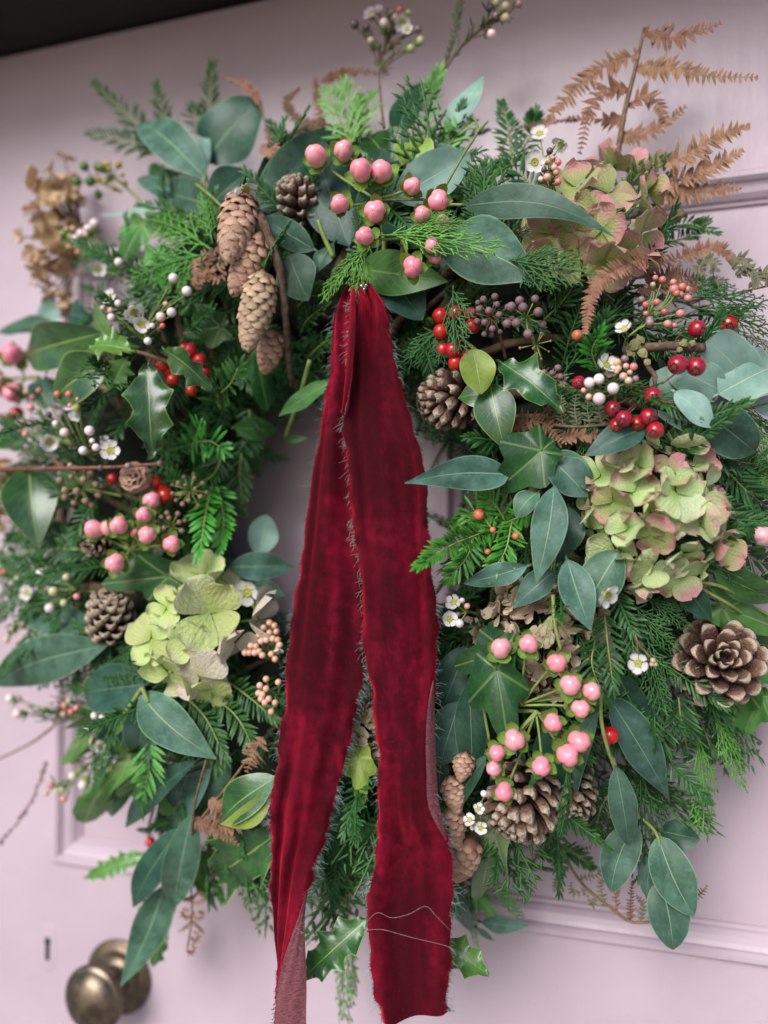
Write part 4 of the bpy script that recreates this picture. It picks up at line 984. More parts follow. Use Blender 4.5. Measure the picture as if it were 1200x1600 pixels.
euc('dark oval leaves behind the top pink berries', (560, 330, 0), [
    ('oval', (545, 385, 14), (490, 222, 20), 96, dict(roll=-6, mat='eucdark', bow=.05)),
    ('oval', (560, 350, 14), (640, 250, 16), 66, dict(roll=8, mat='eucdark')),
    ('oval', (560, 330, 16), (600, 232, 18), 62, dict(mat='eucdark')),
    ('euc', (560, 420, 10), (700, 440, 24), 70, dict(roll=8, mat='ivy' and 'green', bow=.05)),
    ('oval', (598, 420, 6), (660, 500, 10), 70, dict(mat='eucdark')),
    ('oval', (600, 345, 20), (660, 385, 20), 60, dict(mat='eucdark')),
    ('oval', (690, 420, 10), (760, 340, 8), 70, dict(mat='eucdark'))])
euc('blue-green eucalyptus leaves fanned above and right of the top pink berries', (690, 330, 8), [
    ('euc', (616, 222, 4), (660, 128, 6), 46, dict(roll=-10, mat='eucdark')),
    ('euc', (698, 203, 12), (756, 118, 20), 40, dict(roll=-24, mat='eucpale', twist=30, side=.05)),
    ('oval', (618, 310, 26), (735, 242, 30), 72, dict(roll=14, bow=.08, mat='eucpale', twist=20)),
    ('oval', (734, 298, 14), (676, 228, 14), 54, dict(roll=-10)),
    ('euc', (690, 376, 34), (842, 440, 40), 100, dict(roll=-6, bow=.07, fold=.07, side=-.04, twist=6)),
    ], stems=[[(692, 298, 40), (722, 245, 48), (746, 205, 52), (738, 178, 56)], [(746, 206, 52), (762, 190, 55)]], sr=2.3)
euc('long twisting eucalyptus leaf crossing the pink and green hydrangea', (690, 322, 10), [
    ('long', (728, 321, 46), (962, 372, 84), 58, dict(roll=-12, bow=.02, side=-.10, twist=75, wave=.04, fold=.1))],
    stems=[[(690, 322, 30), (708, 320, 34), (732, 321, 35)]])
# ---- right-hand round eucalyptus
th = euc('pale round silver-dollar eucalyptus on purplish stems at the right edge', (1010, 600, 5), [
    ('round', (1172, 598, 42), (1106, 530, 46), 86, dict(roll=6, bow=.03, fold=.04)),
    ('round', (1122, 616, 30), (1222, 568, 34), 74, dict(roll=-8)),
    ('round', (1128, 612, 24), (1042, 574, 26), 66, dict(roll=12)),
    ('round', (1066, 626, 18), (1024, 580, 18), 56, dict()),
    ('oval', (1054, 612, 40), (1114, 668, 44), 46, dict(roll=-18, mat='eucpale')),
    ('oval', (1096, 640, 32), (1180, 706, 36), 76, dict(roll=8, mat='euc')),
    ('oval', (1176, 632, 28), (1234, 648, 30), 40, dict(mat='eucpale')),
    ('euc', (1020, 640, 22), (1104, 690, 22), 16, dict(mat='eucpale')),
    ('round', (1060, 640, 12), (1128, 618, 12), 50, dict()),
    ('round', (1090, 560, 14), (1150, 510, 14), 60, dict())], smat='stemred', sr=1.6,
    stems=[[(985, 612, 20), (1040, 628, 32), (1100, 636, 38), (1150, 640, 40), (1166, 622, 42), (1172, 598, 43)], [(1034, 600, 30), (1062, 578, 34), (1080, 560, 34)], [(1100, 636, 38), (1160, 638, 34), (1210, 628, 34)]])
# ---- middle right eucalyptus
euc('long eucalyptus leaf reaching left across the ribbon edge', (800, 745, 0), [
    ('long', (796, 742, 44), (632, 755, .184), 56, dict(roll=-6, bow=.03, fold=.08, side=.05, twist=12)),
    ('oval', (815, 790, 26), (796, 716, 22), 36, dict(mat='eucdark'))])
euc('hanging blue-green eucalyptus leaves left of the large green hydrangea', (880, 740, 0), [
    ('oval', (850, 722, 26), (928, 750, 28), 62, dict(roll=8)),
    ('oval', (862, 718, 34), (918, 776, 36), 60, dict(roll=-10)),
    ('euc', (866, 760, 44), (838, 910, 52), 56, dict(roll=6, bow=.06, fold=.08, side=-.03)),
    ('oval', (842, 768, 38), (806, 808, 46), 40, dict(roll=24, twist=50, bow=.16)),
    ('euc', (888, 790, 26), (872, 880, 28), 62, dict(mat='eucdark')),
    ('euc', (886, 874, 42), (923, 985, 50), 56, dict(roll=-8, bow=.05, side=.02)),
    ('oval', (966, 862, 36), (914, 950, 38), 70, dict(roll=10, bow=.05)),
    ('euc', (866, 892, 32), (802, 950, 38), 44, dict(roll=12)),
    ('euc', (838, 900, 26), (806, 948, 30), 36, dict()),
    ('euc', (824, 884, 42), (724, 912, 44), 38, dict(roll=-18, bow=.05)),
    ('oval', (862, 700, 12), (905, 660, 14), 50, dict(mat='eucdark'))],
    stems=[[(880, 740, 20), (870, 770, 34), (868, 840, 32), (866, 892, 32)]])
euc('dark eucalyptus leaf tucked over the top of the large green hydrangea', (1006, 676, 10), [
    ('euc', (1010, 668, 44), (914, 712, 46), 50, dict(roll=16, bow=.08, mat='eucdark')),
    ('euc', (1062, 902, 20), (1112, 970, 26), 42, dict(mat='eucdark'))])
# ---- lower right eucalyptus
euc('long hanging eucalyptus sprig at the lower right with a forked green stem', (930, 1060, 0), [
    ('long', (952, 1090, 26), (1046, 1250, 40), 62, dict(roll=-10, bow=.05)),
    ('long', (964, 1050, 16), (1034, 1180, 26), 54, dict(roll=18, mat='eucdark')),
    ('euc', (934, 1112, 36), (902, 1310, 44), 44, dict(roll=26, bow=.06, side=.10)),
    ('oval', (962, 1196, 50), (982, 1320, 56), 44, dict(roll=-6, bow=.04)),
    ('oval', (993, 1286, 46), (954, 1394, 52), 56, dict(roll=8, bow=.05, side=.05)),
    ('oval', (1028, 1306, 44), (1084, 1432, 52), 66, dict(roll=-8, bow=.06, side=.05)),
    ('oval', (1031, 1298, 32), (1094, 1312, 34), 46, dict(roll=10, mat='eucdark', bow=-.02)),
    ('oval', (1020, 1324, 34), (1010, 1402, 36), 32, dict(roll=20)),
    ('oval', (1032, 1376, 40), (1052, 1484, 46), 64, dict(roll=-4, side=-.02)),
    ('euc', (860, 1120, 24), (880, 1290, 30), 46, dict(mat='eucdark'))],
    stems=[[(938, 1085, 42), (940, 1130, 46), (952, 1178, 50), (962, 1196, 52)], [(956, 1185, 50), (975, 1245, 46), (995, 1272, 46), (1028, 1308, 46), (1032, 1380, 42)]], sr=3.4)
# ---- lower centre
euc('dark long leaves hanging behind the lower pink berries', (735, 1060, 0), [
    ('euc', (733, 1068, 24), (738, 1238, 30), 52, dict(roll=-10, mat='eucdark', bow=.04)),
    ('oval', (718, 1096, 18), (688, 1196, 22), 64, dict(roll=6)),
    ('euc', (692, 1160, 16), (686, 1276, 18), 34, dict(roll=15)),
    ('euc', (760, 1180, 30), (702, 1284, 34), 30, dict(roll=28, mat='eucdark')),
    ('oval', (730, 1010, 14), (690, 1110, 16), 60, dict(mat='eucdark')),
    ('euc', (844, 1140, 20), (872, 1250, 26), 48, dict(mat='eucdark')),
    ('euc', (830, 1220, 24), (876, 1300, 26), 40, dict(mat='eucdark'))])
euc('small eucalyptus leaves trailing below the wreath right of the ribbon', (725, 1400, 5), [
    ('euc', (752, 1441, 10), (826, 1446, 12), 26, dict(roll=10)), ('oval', (712, 1380, 6), (735, 1455, 8), 34, dict(mat='eucdark')), ('euc', (745, 1450, 10), (772, 1470, 10), 10, dict())])
# ---- left side
euc('broad blue-green eucalyptus leaves spreading left below the dark pine cone', (230, 1000, 0), [
    ('euc', (168, 1008, 24), (-8, 1072, 30), 72, dict(roll=-10, bow=.06, side=.04)),
    ('euc', (150, 985, 14), (30, 955, 18), 54, dict(roll=14)),
    ('round', (226, 1070, 26), (132, 1082, 30), 74, dict(roll=8, mat='eucdark', bow=.04)),
    ('euc', (218, 1082, 34), (338, 1186, 40), 66, dict(roll=-12, bow=.08, side=.05)),
    ('oval', (230, 1090, 20), (215, 1180, 22), 60, dict()),
    ('euc', (202, 1110, 12), (170, 1180, 14), 60, dict(mat='eucdark'))],
    stems=[[(190, 1122, 34), (208, 1096, 36), (222, 1074, 36)], [(222, 1074, 36), (232, 1098, 38)]], sr=4)
euc('hanging eucalyptus leaves at the lower left above the brass knob', (300, 1190, 0), [
    ('euc', (306, 1190, 36), (196, 1293, 42), 44, dict(roll=24, bow=.06, mat='eucdark', twist=30)),
    ('euc', (330, 1200, 22), (245, 1300, 24), 60, dict(roll=0)),
    ('euc', (300, 1270, 34), (270, 1420, 40), 54, dict(roll=-10)),
    ('euc', (282, 1294, 42), (208, 1418, 48), 50, dict(roll=16, mat='eucdark')),
    ('long', (258, 1382, 44), (188, 1542, 54), 58, dict(roll=-14, bow=.04, side=-.03)),
    ('euc', (268, 1380, 26), (255, 1460, 30), 34, dict(mat='eucdark')),
    ('euc', (290, 1320, 12), (340, 1424, 20), 26, dict()),
    ('euc', (360, 1180, 16), (285, 1260, 18), 60, dict())],
    stems=[[(322, 1188, 44), (306, 1250, 46), (300, 1300, 46), (298, 1345, 46)]], sr=2, smat='stembrown')
euc('pale teal eucalyptus leaves at the inner left edge beside the ribbon', (380, 890, 0), [
    ('euc', (358, 886, 28), (460, 886, 36), 46, dict(roll=-8, bow=.05)), ('oval', (405, 868, 18), (416, 804, 22), 48, dict(roll=16, mat='eucpale')), ('euc', (392, 915, 24), (445, 930, 28), 34, dict())])
euc('small eucalyptus leaves at the far left edge above the holly', (80, 500, 0), [
    ('oval', (96, 480, 6), (60, 500, 8), 40, dict(roll=5, mat='eucpale')), ('euc', (90, 510, 4), (-4, 520, 8), 34, dict(roll=22)), ('euc', (110, 490, 10), (150, 500, 12), 54, dict(mat='eucdark')), ('oval', (70, 590, 2), (70, 640, 4), 46, dict())])

# ---- ivy
def ivy(label, base, leaves, stems=(), **k): return euc(label, base, leaves, stems, GI, 'ivy_sprig', 'ivy', **k)
LT = dict(mat='ivylight'); PA = dict(mat='ivypale')
ivy('light green ivy leaves beside the cypress at the upper left', (250, 400, 0), [
    ('ivy', (222, 352, 26), (192, 406, 28), 62, dict(mat='ivylight', roll=6)), ('ivy', (248, 398, 28), (262, 456, 30), 58, dict(mat='ivylight')),
    ('ivy', (270, 290, 4), (232, 262, 4), 50, dict(mat='ivy')), ('ivy', (275, 345, 14), (240, 300, 8), 56, LT), ('ivy', (290, 410, 10), (320, 450, 12), 70, dict()), ('ivy', (232, 440, 8), (250, 490, 10), 70, dict())])
ivy('glossy dark ivy leaf behind the top fir tips', (600, 250, 0), [
    ('ivy', (610, 262, 14), (570, 196, 16), 90, dict(roll=0)), ('oval', (664, 270, 20), (632, 212, 22), 60, dict(mat='lime', roll=10)), ('ivy', (726, 300, 8), (790, 250, 10), 66, dict(mat='ivylight', roll=-8)),
    ('ivy', (540, 215, 4), (520, 260, 6), 60, dict())])
ivy('dark ivy leaves left of the ribbon under the larch cones', (360, 540, 0), [
    ('ivy', (398, 545, 20), (418, 640, 26), 78, dict(roll=-8)), ('ivy', (345, 510, 18), (288, 520, 20), 66, dict()), ('oval', (366, 668, 14), (432, 672, 14), 36, dict(mat='green', roll=10)),
    ('ivy', (300, 470, 10), (330, 520, 10), 70, dict())])
ivy('single light green leaf on a pale stem left of the ribbon top', (480, 590, 10), [
    ('euc', (516, 598, 44), (436, 650, 46), 34, dict(mat='ivylight' and 'green', roll=20, bow=.04)), ('euc', (448, 688, 30), (480, 684, 30), 12, dict(mat='green'))],
    stems=[[(484, 563, 36), (470, 615, 38), (458, 650, 38), (446, 684, 34)]], sr=4)
ivy('large glossy ivy leaf pointing left beside the hanging eucalyptus', (860, 720, 10), [
    ('ivy', (846, 704, 40), (772, 770, 48), 110, dict(roll=-4, mat='ivy')), ('ivy', (836, 726, 30), (862, 690, 30), 60, dict())])
ivy('big dark veined ivy leaves left of the lower pink berries', (790, 1060, 0), [
    ('ivy', (792, 1018, 34), (706, 1042, 38), 92, dict(roll=10)), ('ivy', (776, 1046, 44), (792, 1160, 48), 104, dict(roll=-8)), ('ivy', (782, 1010, 24), (770, 970, 20), 70, dict())],
    stems=[[(800, 1000, 34), (775, 1040, 42), (754, 1080, 40), (765, 1160, 30)]])
ivy('light green ivy leaves at the right edge around the large pine cone', (1150, 960, 0), [
    ('ivy', (1130, 950, 14), (1222, 985, 20), 90, dict(mat='ivylight')), ('ivy', (1180, 1040, 10), (1225, 1060, 14), 90, dict(mat='ivylight')), ('ivy', (1160, 1070, 8), (1140, 1156, 14), 84, dict(mat='ivylight')), ('ivy', (1190, 1090, 6), (1160, 1150, 6), 60, dict(mat='ivylight')),
    ('euc', (1114, 892, 24), (1215, 938, 30), 50, dict(mat='green', roll=15)), ('euc', (1150, 1000, 6), (1215, 1010, 10), 60, dict(mat='green'))],
    stems=[[(1082, 908, 20), (1130, 918, 28), (1180, 950, 30), (1230, 975, 30)], [(1096, 920, 20), (1140, 945, 24), (1160, 960, 22)], [(1130, 890, 24), (1175, 905, 30), (1215, 915, 34)]], sr=3.2)
ivy('pale drooping ivy leaf below the larch cones right of the ribbon', (770, 1300, 10), [
    ('ivy', (772, 1300, 26), (752, 1402, 32), 84, dict(mat='ivypale', roll=6)), ('ivy', (742, 1390, 10), (776, 1440, 12), 34, dict(mat='ivylight'))])
ivy('olive ivy leaf between the two ribbon tails', (570, 1190, 10), [('ivy', (560, 1184, 24), (566, 1256, 30), 62, dict(mat='lime', roll=4)), ('ivy', (545, 1270, 20), (520, 1300, 22), 90, dict()), ('ivy', (590, 1290, 16), (600, 1340, 18), 80, dict())])
ivy('dark ivy leaf above the lime hydrangea at the left', (250, 900, 0), [('ivy', (262, 900, 24), (160, 912, 28), 80, dict(roll=-6)), ('ivy', (215, 860, 10), (250, 920, 14), 80, dict())])
ivy('light ivy leaves fading out at the lower left over the door', (180, 1140, 0), [
    ('ivy', (176, 1122, 14), (96, 1180, 16), 74, dict(mat='ivylight')), ('ivy', (200, 1190, 22), (128, 1288, 26), 66, dict(mat='ivylight', roll=20)), ('oval', (212, 1200, 10), (168, 1270, 12), 44, dict(mat='ivy')), ('ivy', (230, 1200, 12), (205, 1270, 14), 66, LT),
    ('ivy', (262, 1240, 16), (290, 1280, 18), 50, LT)])
ivy('dark ivy leaves filling the lower rim right of the long eucalyptus', (420, 1260, 0), [('ivy', (330, 1230, 8), (300, 1290, 10), 70, dict()), ('ivy', (455, 1280, 6), (430, 1320, 8), 60, dict()), ('euc', (486, 1330, 30), (502, 1408, 36), 44, dict(mat='holly'))])

# ---- holly
def holly(label, base, leaves, stems=(), **k): return euc(label, base, leaves, stems, GH, 'holly_sprig', 'holly', smat='stembrown', **k)
HL = dict(mat='hollylight')
holly('glossy holly sprig with curled spiny leaves at the left of the wreath', (230, 570, 10), [
    ('euc', (160, 520, 34), (40, 558, 36), 72, dict(mat='holly', roll=-14, bow=.10)),
    ('euc', (170, 566, 44), (84, 628, 46), 82, dict(mat='holly', roll=10, bow=.12)),
    ('holly', (205, 548, 52), (138, 544, 58), 56, dict(mat='hollylight', roll=35, spines=4, bow=.10)),
    ('holly', (198, 560, 50), (172, 606, 58), 40, dict(mat='hollylight', roll=-20, spines=3)),
    ('holly', (231, 570, 50), (238, 716, 58), 76, dict(roll=-8, spines=3, bow=.08)),
    ('holly', (256, 546, 48), (334, 614, 52), 52, dict(roll=32, spines=3, bow=.10, side=-.12)),
    ('euc', (150, 462, 30), (218, 542, 34), 50, dict(mat='hollylight', roll=42, bow=.14, side=.10))],
    stems=[[(270, 570, 30), (235, 556, 40), (200, 546, 44), (160, 530, 36)]], sr=3.5)
holly('lone glossy holly leaf pointing down at the far left', (60, 735, 5), [
    ('euc', (46, 728, 34), (60, 856, 42), 84, dict(mat='holly', roll=-6, bow=.10)), ('holly', (92, 736, 24), (170, 758, 30), 46, dict(roll=20, spines=3)), ('euc', (40, 690, 10), (-10, 680, 10), 50, dict(mat='holly'))],
    stems=[[(0, 690, 16), (50, 705, 22), (100, 728, 22)]], sr=4)
holly('glossy holly with one lime young leaf under the red berries', (770, 560, 10), [
    ('holly', (782, 566, 38), (880, 644, 46), 70, dict(roll=-16, spines=3, bow=.08)),
    ('euc', (766, 600, 36), (788, 702, 44), 66, dict(mat='holly', roll=6, bow=.08)),
    ('euc', (768, 614, 38), (716, 622, 42), 44, dict(mat='holly', roll=18)),
    ('oval', (738, 545, 46), (752, 616, 50), 56, dict(mat='lime', roll=-12, twist=20))],
    stems=[[(722, 530, 40), (745, 548, 44), (768, 570, 36), (790, 590, 20)]], sr=3)
holly('big glossy holly leaf with a curled lime leaf left of the ribbon tail', (420, 1250, 0), [
    ('holly', (436, 1300, 34), (336, 1368, 44), 104, dict(roll=-4, spines=4, bow=.08)),
    ('euc', (432, 1214, 38), (342, 1290, 44), 62, dict(mat='holly', roll=20, bow=.14)),
    ('euc', (426, 1236, 40), (344, 1288, 60), 36, dict(mat='lime', roll=-10, bow=.12, side=-.10))])
holly('spiny holly leaves poking out either side of the ribbon near its end', (590, 1430, 5), [
    ('holly', (574, 1436, .140), (470, 1532, .150), 66, dict(mat='green' and 'holly', roll=12, spines=4, bow=.05)),
    ('holly', (690, 1470, .130), (764, 1524, .134), 56, dict(mat='hollylight', roll=-10, spines=3, bow=.05))])
holly('narrow light holly leaf with a red berry at the lower left', (235, 1310, 0), [
    ('holly', (230, 1334, 14), (132, 1372, 18), 34, dict(mat='hollylight', roll=10, spines=6)), ('holly', (236, 1340, 10), (250, 1370, 12), 30, HL), ('holly', (256, 1400, 14), (216, 1440, 18), 40, HL), ('holly', (262, 1450, 12), (238, 1512, 16), 34, dict(spines=3))],
    stems=[[(240, 1260, 12), (232, 1300, 14), (236, 1345, 14)]], sr=2.5)
berries('single red holly berry by the narrow light holly leaf', (232, 1298, 14), [(235, 1316, 18, 8)], ME_RED, ME_TIP, 'holly_berry', 'berry', 'holly berries')

# ---- fir and yew sprigs
GF = 'fir sprigs'
fir('dark fir sprig sticking out at the far upper left corner', [[(240, 240, 10), (215, 196, 14), (154, 136, 20)], [(240, 240, 8), (200, 222, 10), (146, 211, 14)]], 30, 3.9, 6.2, group=GF, lift=.2)
fir('short dark fir tip just right of the corner sprig', [[(270, 235, 6), (258, 190, 12), (246, 140, 18)]], 27, 3.9, 6.2, group=GF, lift=.2)
fir('upright fir tip behind the large upright eucalyptus leaf', [[(326, 230, 6), (328, 170, 12), (332, 108, 18)], [(330, 220, 4), (310, 190, 8), (302, 172, 10)]], 28, 3.9, 6.2, group=GF, lift=.2)
fir('bright green fir tips in the top middle of the wreath', [[(548, 226, 20), (530, 185, 30), (512, 148, 40)], [(548, 222, 20), (548, 175, 30), (538, 140, 34)], [(552, 222, 16), (570, 180, 20), (578, 150, 22)]], 46, 4.4, 10, 'firlight', GF, lift=.2)
fir('mid green fir tip right of the top middle beside the pale eucalyptus', [[(664, 215, 14), (668, 165, 20), (684, 118, 26)], [(690, 240, 6), (715, 210, 10), (735, 190, 12)]], 36, 5, 8.5, 'firlight', GF)
fir('dark fir between the top eucalyptus and the white waxflowers', [[(800, 260, 4), (795, 210, 8), (785, 165, 12)], [(800, 260, 4), (830, 210, 6), (835, 180, 8)], [(840, 300, 4), (810, 270, 8), (780, 262, 10)]], 32, 5.5, 6, group=GF)
fir('star of fir needles right of the curled holly leaf', [[(345, 640, 24), (340, 612, 34), (338, 600, 42)], [(338, 620, 30), (360, 600, 36), (372, 575, 38)]], 36, 6, 6, 'fir', GF, spread=80)
fir('bright star of fir needles below the curled holly leaf', [[(300, 700, 24), (308, 676, 38), (312, 664, 48)], [(305, 690, 30), (330, 690, 36), (345, 700, 40)]], 36, 6.5, 6, 'yew', GF, spread=85)
fir('fir fan above the lime hydrangea beside the inner edge', [[(330, 760, 20), (322, 800, 32), (312, 862, 40)], [(340, 760, 20), (350, 810, 28), (345, 850, 32)]], 34, 5.5, 6, 'yew', GF)
fir('dark fir at the inner left edge below the ivy', [[(380, 690, 10), (375, 740, 18), (380, 790, 20)], [(350, 700, 14), (335, 740, 20), (300, 760, 24)], [(390, 640, 8), (392, 690, 14), (400, 730, 14)]], 32, 5, 6, group=GF)
fir('dark fir lying across the far left above the hazy waxflowers', [[(150, 860, 8), (80, 858, 14), (-10, 868, 18)], [(140, 880, 6), (70, 890, 10), (0, 895, 14)], [(120, 840, 8), (60, 835, 12), (10, 842, 14)]], 34, 5.5, 6.5, group=GF)
fir('dense fir below the lime hydrangea', [[(280, 1080, 14), (320, 1120, 26), (350, 1180, 32)], [(320, 1080, 16), (370, 1120, 26), (400, 1180, 28)], [(350, 1060, 16), (390, 1090, 22), (425, 1120, 22)], [(300, 1110, 18), (330, 1150, 26), (340, 1195, 30)]], 32, 5, 5.5, 'fir', GF)
fir('light fir tip over the lower left eucalyptus', [[(232, 1162, 34), (234, 1195, 40), (226, 1236, 46)]], 44, 6, 8, 'firlight', GF, lift=.15)
fir('fir needles around the dangling brown fern', [[(345, 1320, 26), (325, 1335, 30), (300, 1345, 34)], [(345, 1345, 24), (330, 1370, 28), (345, 1400, 30)], [(320, 1335, 26), (312, 1360, 30), (316, 1385, 32)]], 26, 5, 6, 'yew', GF)
th = fir('bright yew sprig with needles reaching over the ribbon edge', [[(830, 800, 20), (760, 830, 40), (705, 852, .172), (660, 880, .190)], [(770, 828, 38), (745, 800, 46), (715, 815, 50)], [(740, 838, 44), (730, 870, 50), (705, 900, 52)], [(800, 815, 30), (790, 860, 40), (770, 890, 42)], [(790, 815, 30), (775, 790, 40), (765, 780, 44)]], 36, 6, 6, 'yew', 'yew sprigs', 'yew_sprig', 'yew', lift=.35)
ARI = [(748, 804, 50, 9), (762, 862, 44, 5), (806, 838, 36, 6), (770, 828, 44, 5), (795, 912, 34, 7)]
MAT['aril'] = simple_mat('yew_aril', (0.62, 0.14, 0.07), (0.72, 0.24, 0.13), 2, .4, 0, .1, .01, .4, .2, .2)
ME_ARIL = mesh('aril', sV, sF, None, MAT['aril'])
for u, v, d, r in ARI:
    P = Q(u, v, d); o = part('aril', ME_ARIL, th, M=inth(th, orient(P, (facing(P, .3)+Vector((-.6, 0, 0))), r*S(P)))); part('aril_tip', ME_TIP, o)
fir('dark glossy fir under and right of the large green hydrangea', [[(1120, 720, 6), (1170, 770, 14), (1210, 800, 18)], [(1130, 790, 6), (1170, 820, 12), (1215, 830, 16)], [(1100, 700, 8), (1150, 720, 14), (1200, 730, 18)], [(1140, 830, 6), (1170, 870, 10), (1200, 880, 12)]], 38, 5.5, 6, group=GF)
fir('dark fir spray behind the red berries and the curled fern', [[(900, 470, 10), (870, 440, 14), (868, 470, 20)], [(930, 560, 20), (935, 530, 28), (945, 500, 32)], [(850, 500, 10), (880, 470, 18), (900, 440, 20)], [(960, 470, 6), (930, 450, 14), (905, 460, 18)]], 34, 6, 6, 'fir', GF)
fir('bright fir tip right of the drooping holly leaf', [[(935, 580, 24), (925, 550, 34), (935, 524, 42)]], 34, 6.5, 6.5, 'yew', GF)
fir('fir with fine needles between the beige hydrangea and the large pine cone', [[(945, 960, 24), (950, 1010, 36), (958, 1070, 42)], [(930, 1000, 24), (925, 1040, 34), (945, 1090, 36)], [(965, 950, 18), (985, 980, 26), (990, 1030, 30)]], 34, 5, 6, 'fir', GF)
fir('fir spray hanging under the large pine cone', [[(1060, 1090, 12), (1065, 1130, 26), (1076, 1180, 34)], [(1040, 1100, 10), (1030, 1150, 20), (1030, 1190, 24)], [(1080, 1100, 8), (1100, 1140, 18), (1110, 1170, 22)]], 40, 5.5, 6, 'fir', GF)
fir('short fir tip at the right below the brown fern fronds', [[(1030, 360, 2), (1075, 350, 6), (1114, 362, 10)], [(1030, 380, 0), (1070, 372, 4), (1100, 350, 6)]], 24, 4.5, 6, group=GF)
fir('dark fir left of the mid ribbon top under the larch cones', [[(470, 520, 10), (480, 500, 18), (505, 480, 22)], [(480, 560, 10), (500, 540, 16), (515, 530, 18)], [(465, 480, 10), (480, 465, 14), (505, 462, 16)]], 26, 5, 6, group=GF)
fir('fir hanging under the wreath between the ribbon tails', [[(540, 1260, 4), (520, 1320, 10), (500, 1370, 10)], [(560, 1300, 2), (555, 1350, 6), (530, 1400, 8)], [(640, 1330, 2), (720, 1370, 8), (735, 1420, 8)]], 28, 5, 6, group=GF)
fir('dark fir tips at the right of the larch cones beneath the lower pine cone', [[(905, 1290, 8), (940, 1290, 14), (960, 1330, 16)], [(840, 1330, 6), (890, 1330, 10), (920, 1350, 10)], [(960, 1230, 8), (940, 1260, 14), (930, 1300, 16)]], 28, 5, 6, group=GF)

# ---- cypress
GC = 'cypress sprays'
cypress('bright cypress spray left of the upper larch cone', [((336, 395, 26), (200, 436, 34)), ((330, 390, 28), (236, 340, 34)), ((332, 380, 30), (318, 300, 40)), ((300, 405, 24), (280, 462, 30))], 'cyplight', GC, .7)
cypress('bright cypress tips crossing the top pink berries', [((590, 368, 44), (786, 392, 62)), ((640, 356, 48), (742, 352, 60)), ((650, 350, 46), (708, 332, 58))], 'cyplight', GC, .45, roll=0)
cypress('cypress spray hanging left of the ribbon top', [((590, 375, 36), (500, 470, 44)), ((570, 385, 36), (555, 478, 46)), ((560, 370, 34), (556, 320, 40))], 'cyplight', GC, .6)
cypress('cypress spray over the pink and green hydrangea foot', [((790, 405, 40), (922, 436, 66)), ((800, 420, 34), (905, 405, 66)), ((780, 380, 20), (846, 350, 30)), ((800, 415, 30), (870, 456, 50))], 'cyp', GC, .7)
cypress('drooping cypress tip over the red holly berries', [((708, 446, 40), (724, 552, 62)), ((700, 500, 26), (626, 580, 44)), ((690, 500, 28), (690, 572, 40))], 'cyp', GC, .75)
cypress('cypress sprays at the right edge behind the round eucalyptus', [((1080, 480, 10), (1215, 520, 24)), ((1070, 465, 8), (1200, 475, 20)), ((1150, 520, 8), (1220, 560, 20)), ((1060, 460, 6), (1140, 440, 14))], 'cyp', GC, .6)
cypress('light cypress sprays hanging at the right edge below the round eucalyptus', [((1150, 640, 10), (1215, 760, 24)), ((1130, 620, 10), (1215, 690, 24)), ((1180, 700, 8), (1195, 780, 18))], 'cyplight', GC, .55)
cypress('dark cypress spray left of the large pine cone', [((985, 940, 16), (1058, 1020, 34)), ((1000, 930, 14), (1080, 985, 30)), ((1010, 990, 20), (1037, 1120, 42)), ((980, 960, 14), (1000, 1060, 30)), ((1020, 920, 10), (1090, 955, 22))], 'cyp', GC, .7)
cypress('long bright cypress spray hanging under the large pine cone', [((1105, 1100, 12), (1162, 1236, 34)), ((1085, 1130, 8), (1100, 1312, 26)), ((1110, 1130, 8), (1128, 1190, 22))], 'cyplight', GC, .5)
cypress('dark cypress hanging behind the lower right eucalyptus', [((1000, 1180, 4), (1002, 1392, 20)), ((1020, 1200, 2), (1040, 1290, 14)), ((975, 1200, 4), (960, 1330, 16))], 'cyp', GC, .5)
cypress('cypress tips over the lower pine cones', [((885, 1190, 56), (876, 1305, 66)), ((850, 1180, 58), (826, 1235, 66)), ((890, 1180, 38), (915, 1215, 46))], 'cyp', GC, .35)
cypress('light cypress hanging between the two ribbon tails and below', [((545, 1270, 8), (535, 1445, 14)), ((545, 1420, 10), (540, 1602, 16)), ((520, 1300, 6), (490, 1420, 14)), ((548, 1500, 10), (556, 1560, 12))], 'cyplight', GC, .4)
cypress('cypress patch beside the dark pine cone at the left', [((150, 1040, 16), (215, 1060, 26)), ((180, 1010, 20), (230, 1045, 30)), ((170, 1040, 14), (190, 1070, 22))], 'cyp', GC, .8)
cypress('hazy cypress sprays at the far left edge', [((110, 915, 4), (0, 900, 10)), ((100, 930, 4), (-10, 950, 10))], 'cyp', GC, .6)
cypress('small cypress tips below the beige fern under the hawthorn berries', [((930, 660, 16), (905, 712, 24)), ((900, 640, 14), (885, 700, 22))], 'cyp', GC, .7)
cypress('thin cypress strand at the right of the ribbon under the pale ivy', [((760, 1360, 2), (815, 1435, 8)), ((730, 1400, 2), (745, 1480, 6))], 'cyplight', GC, .4)

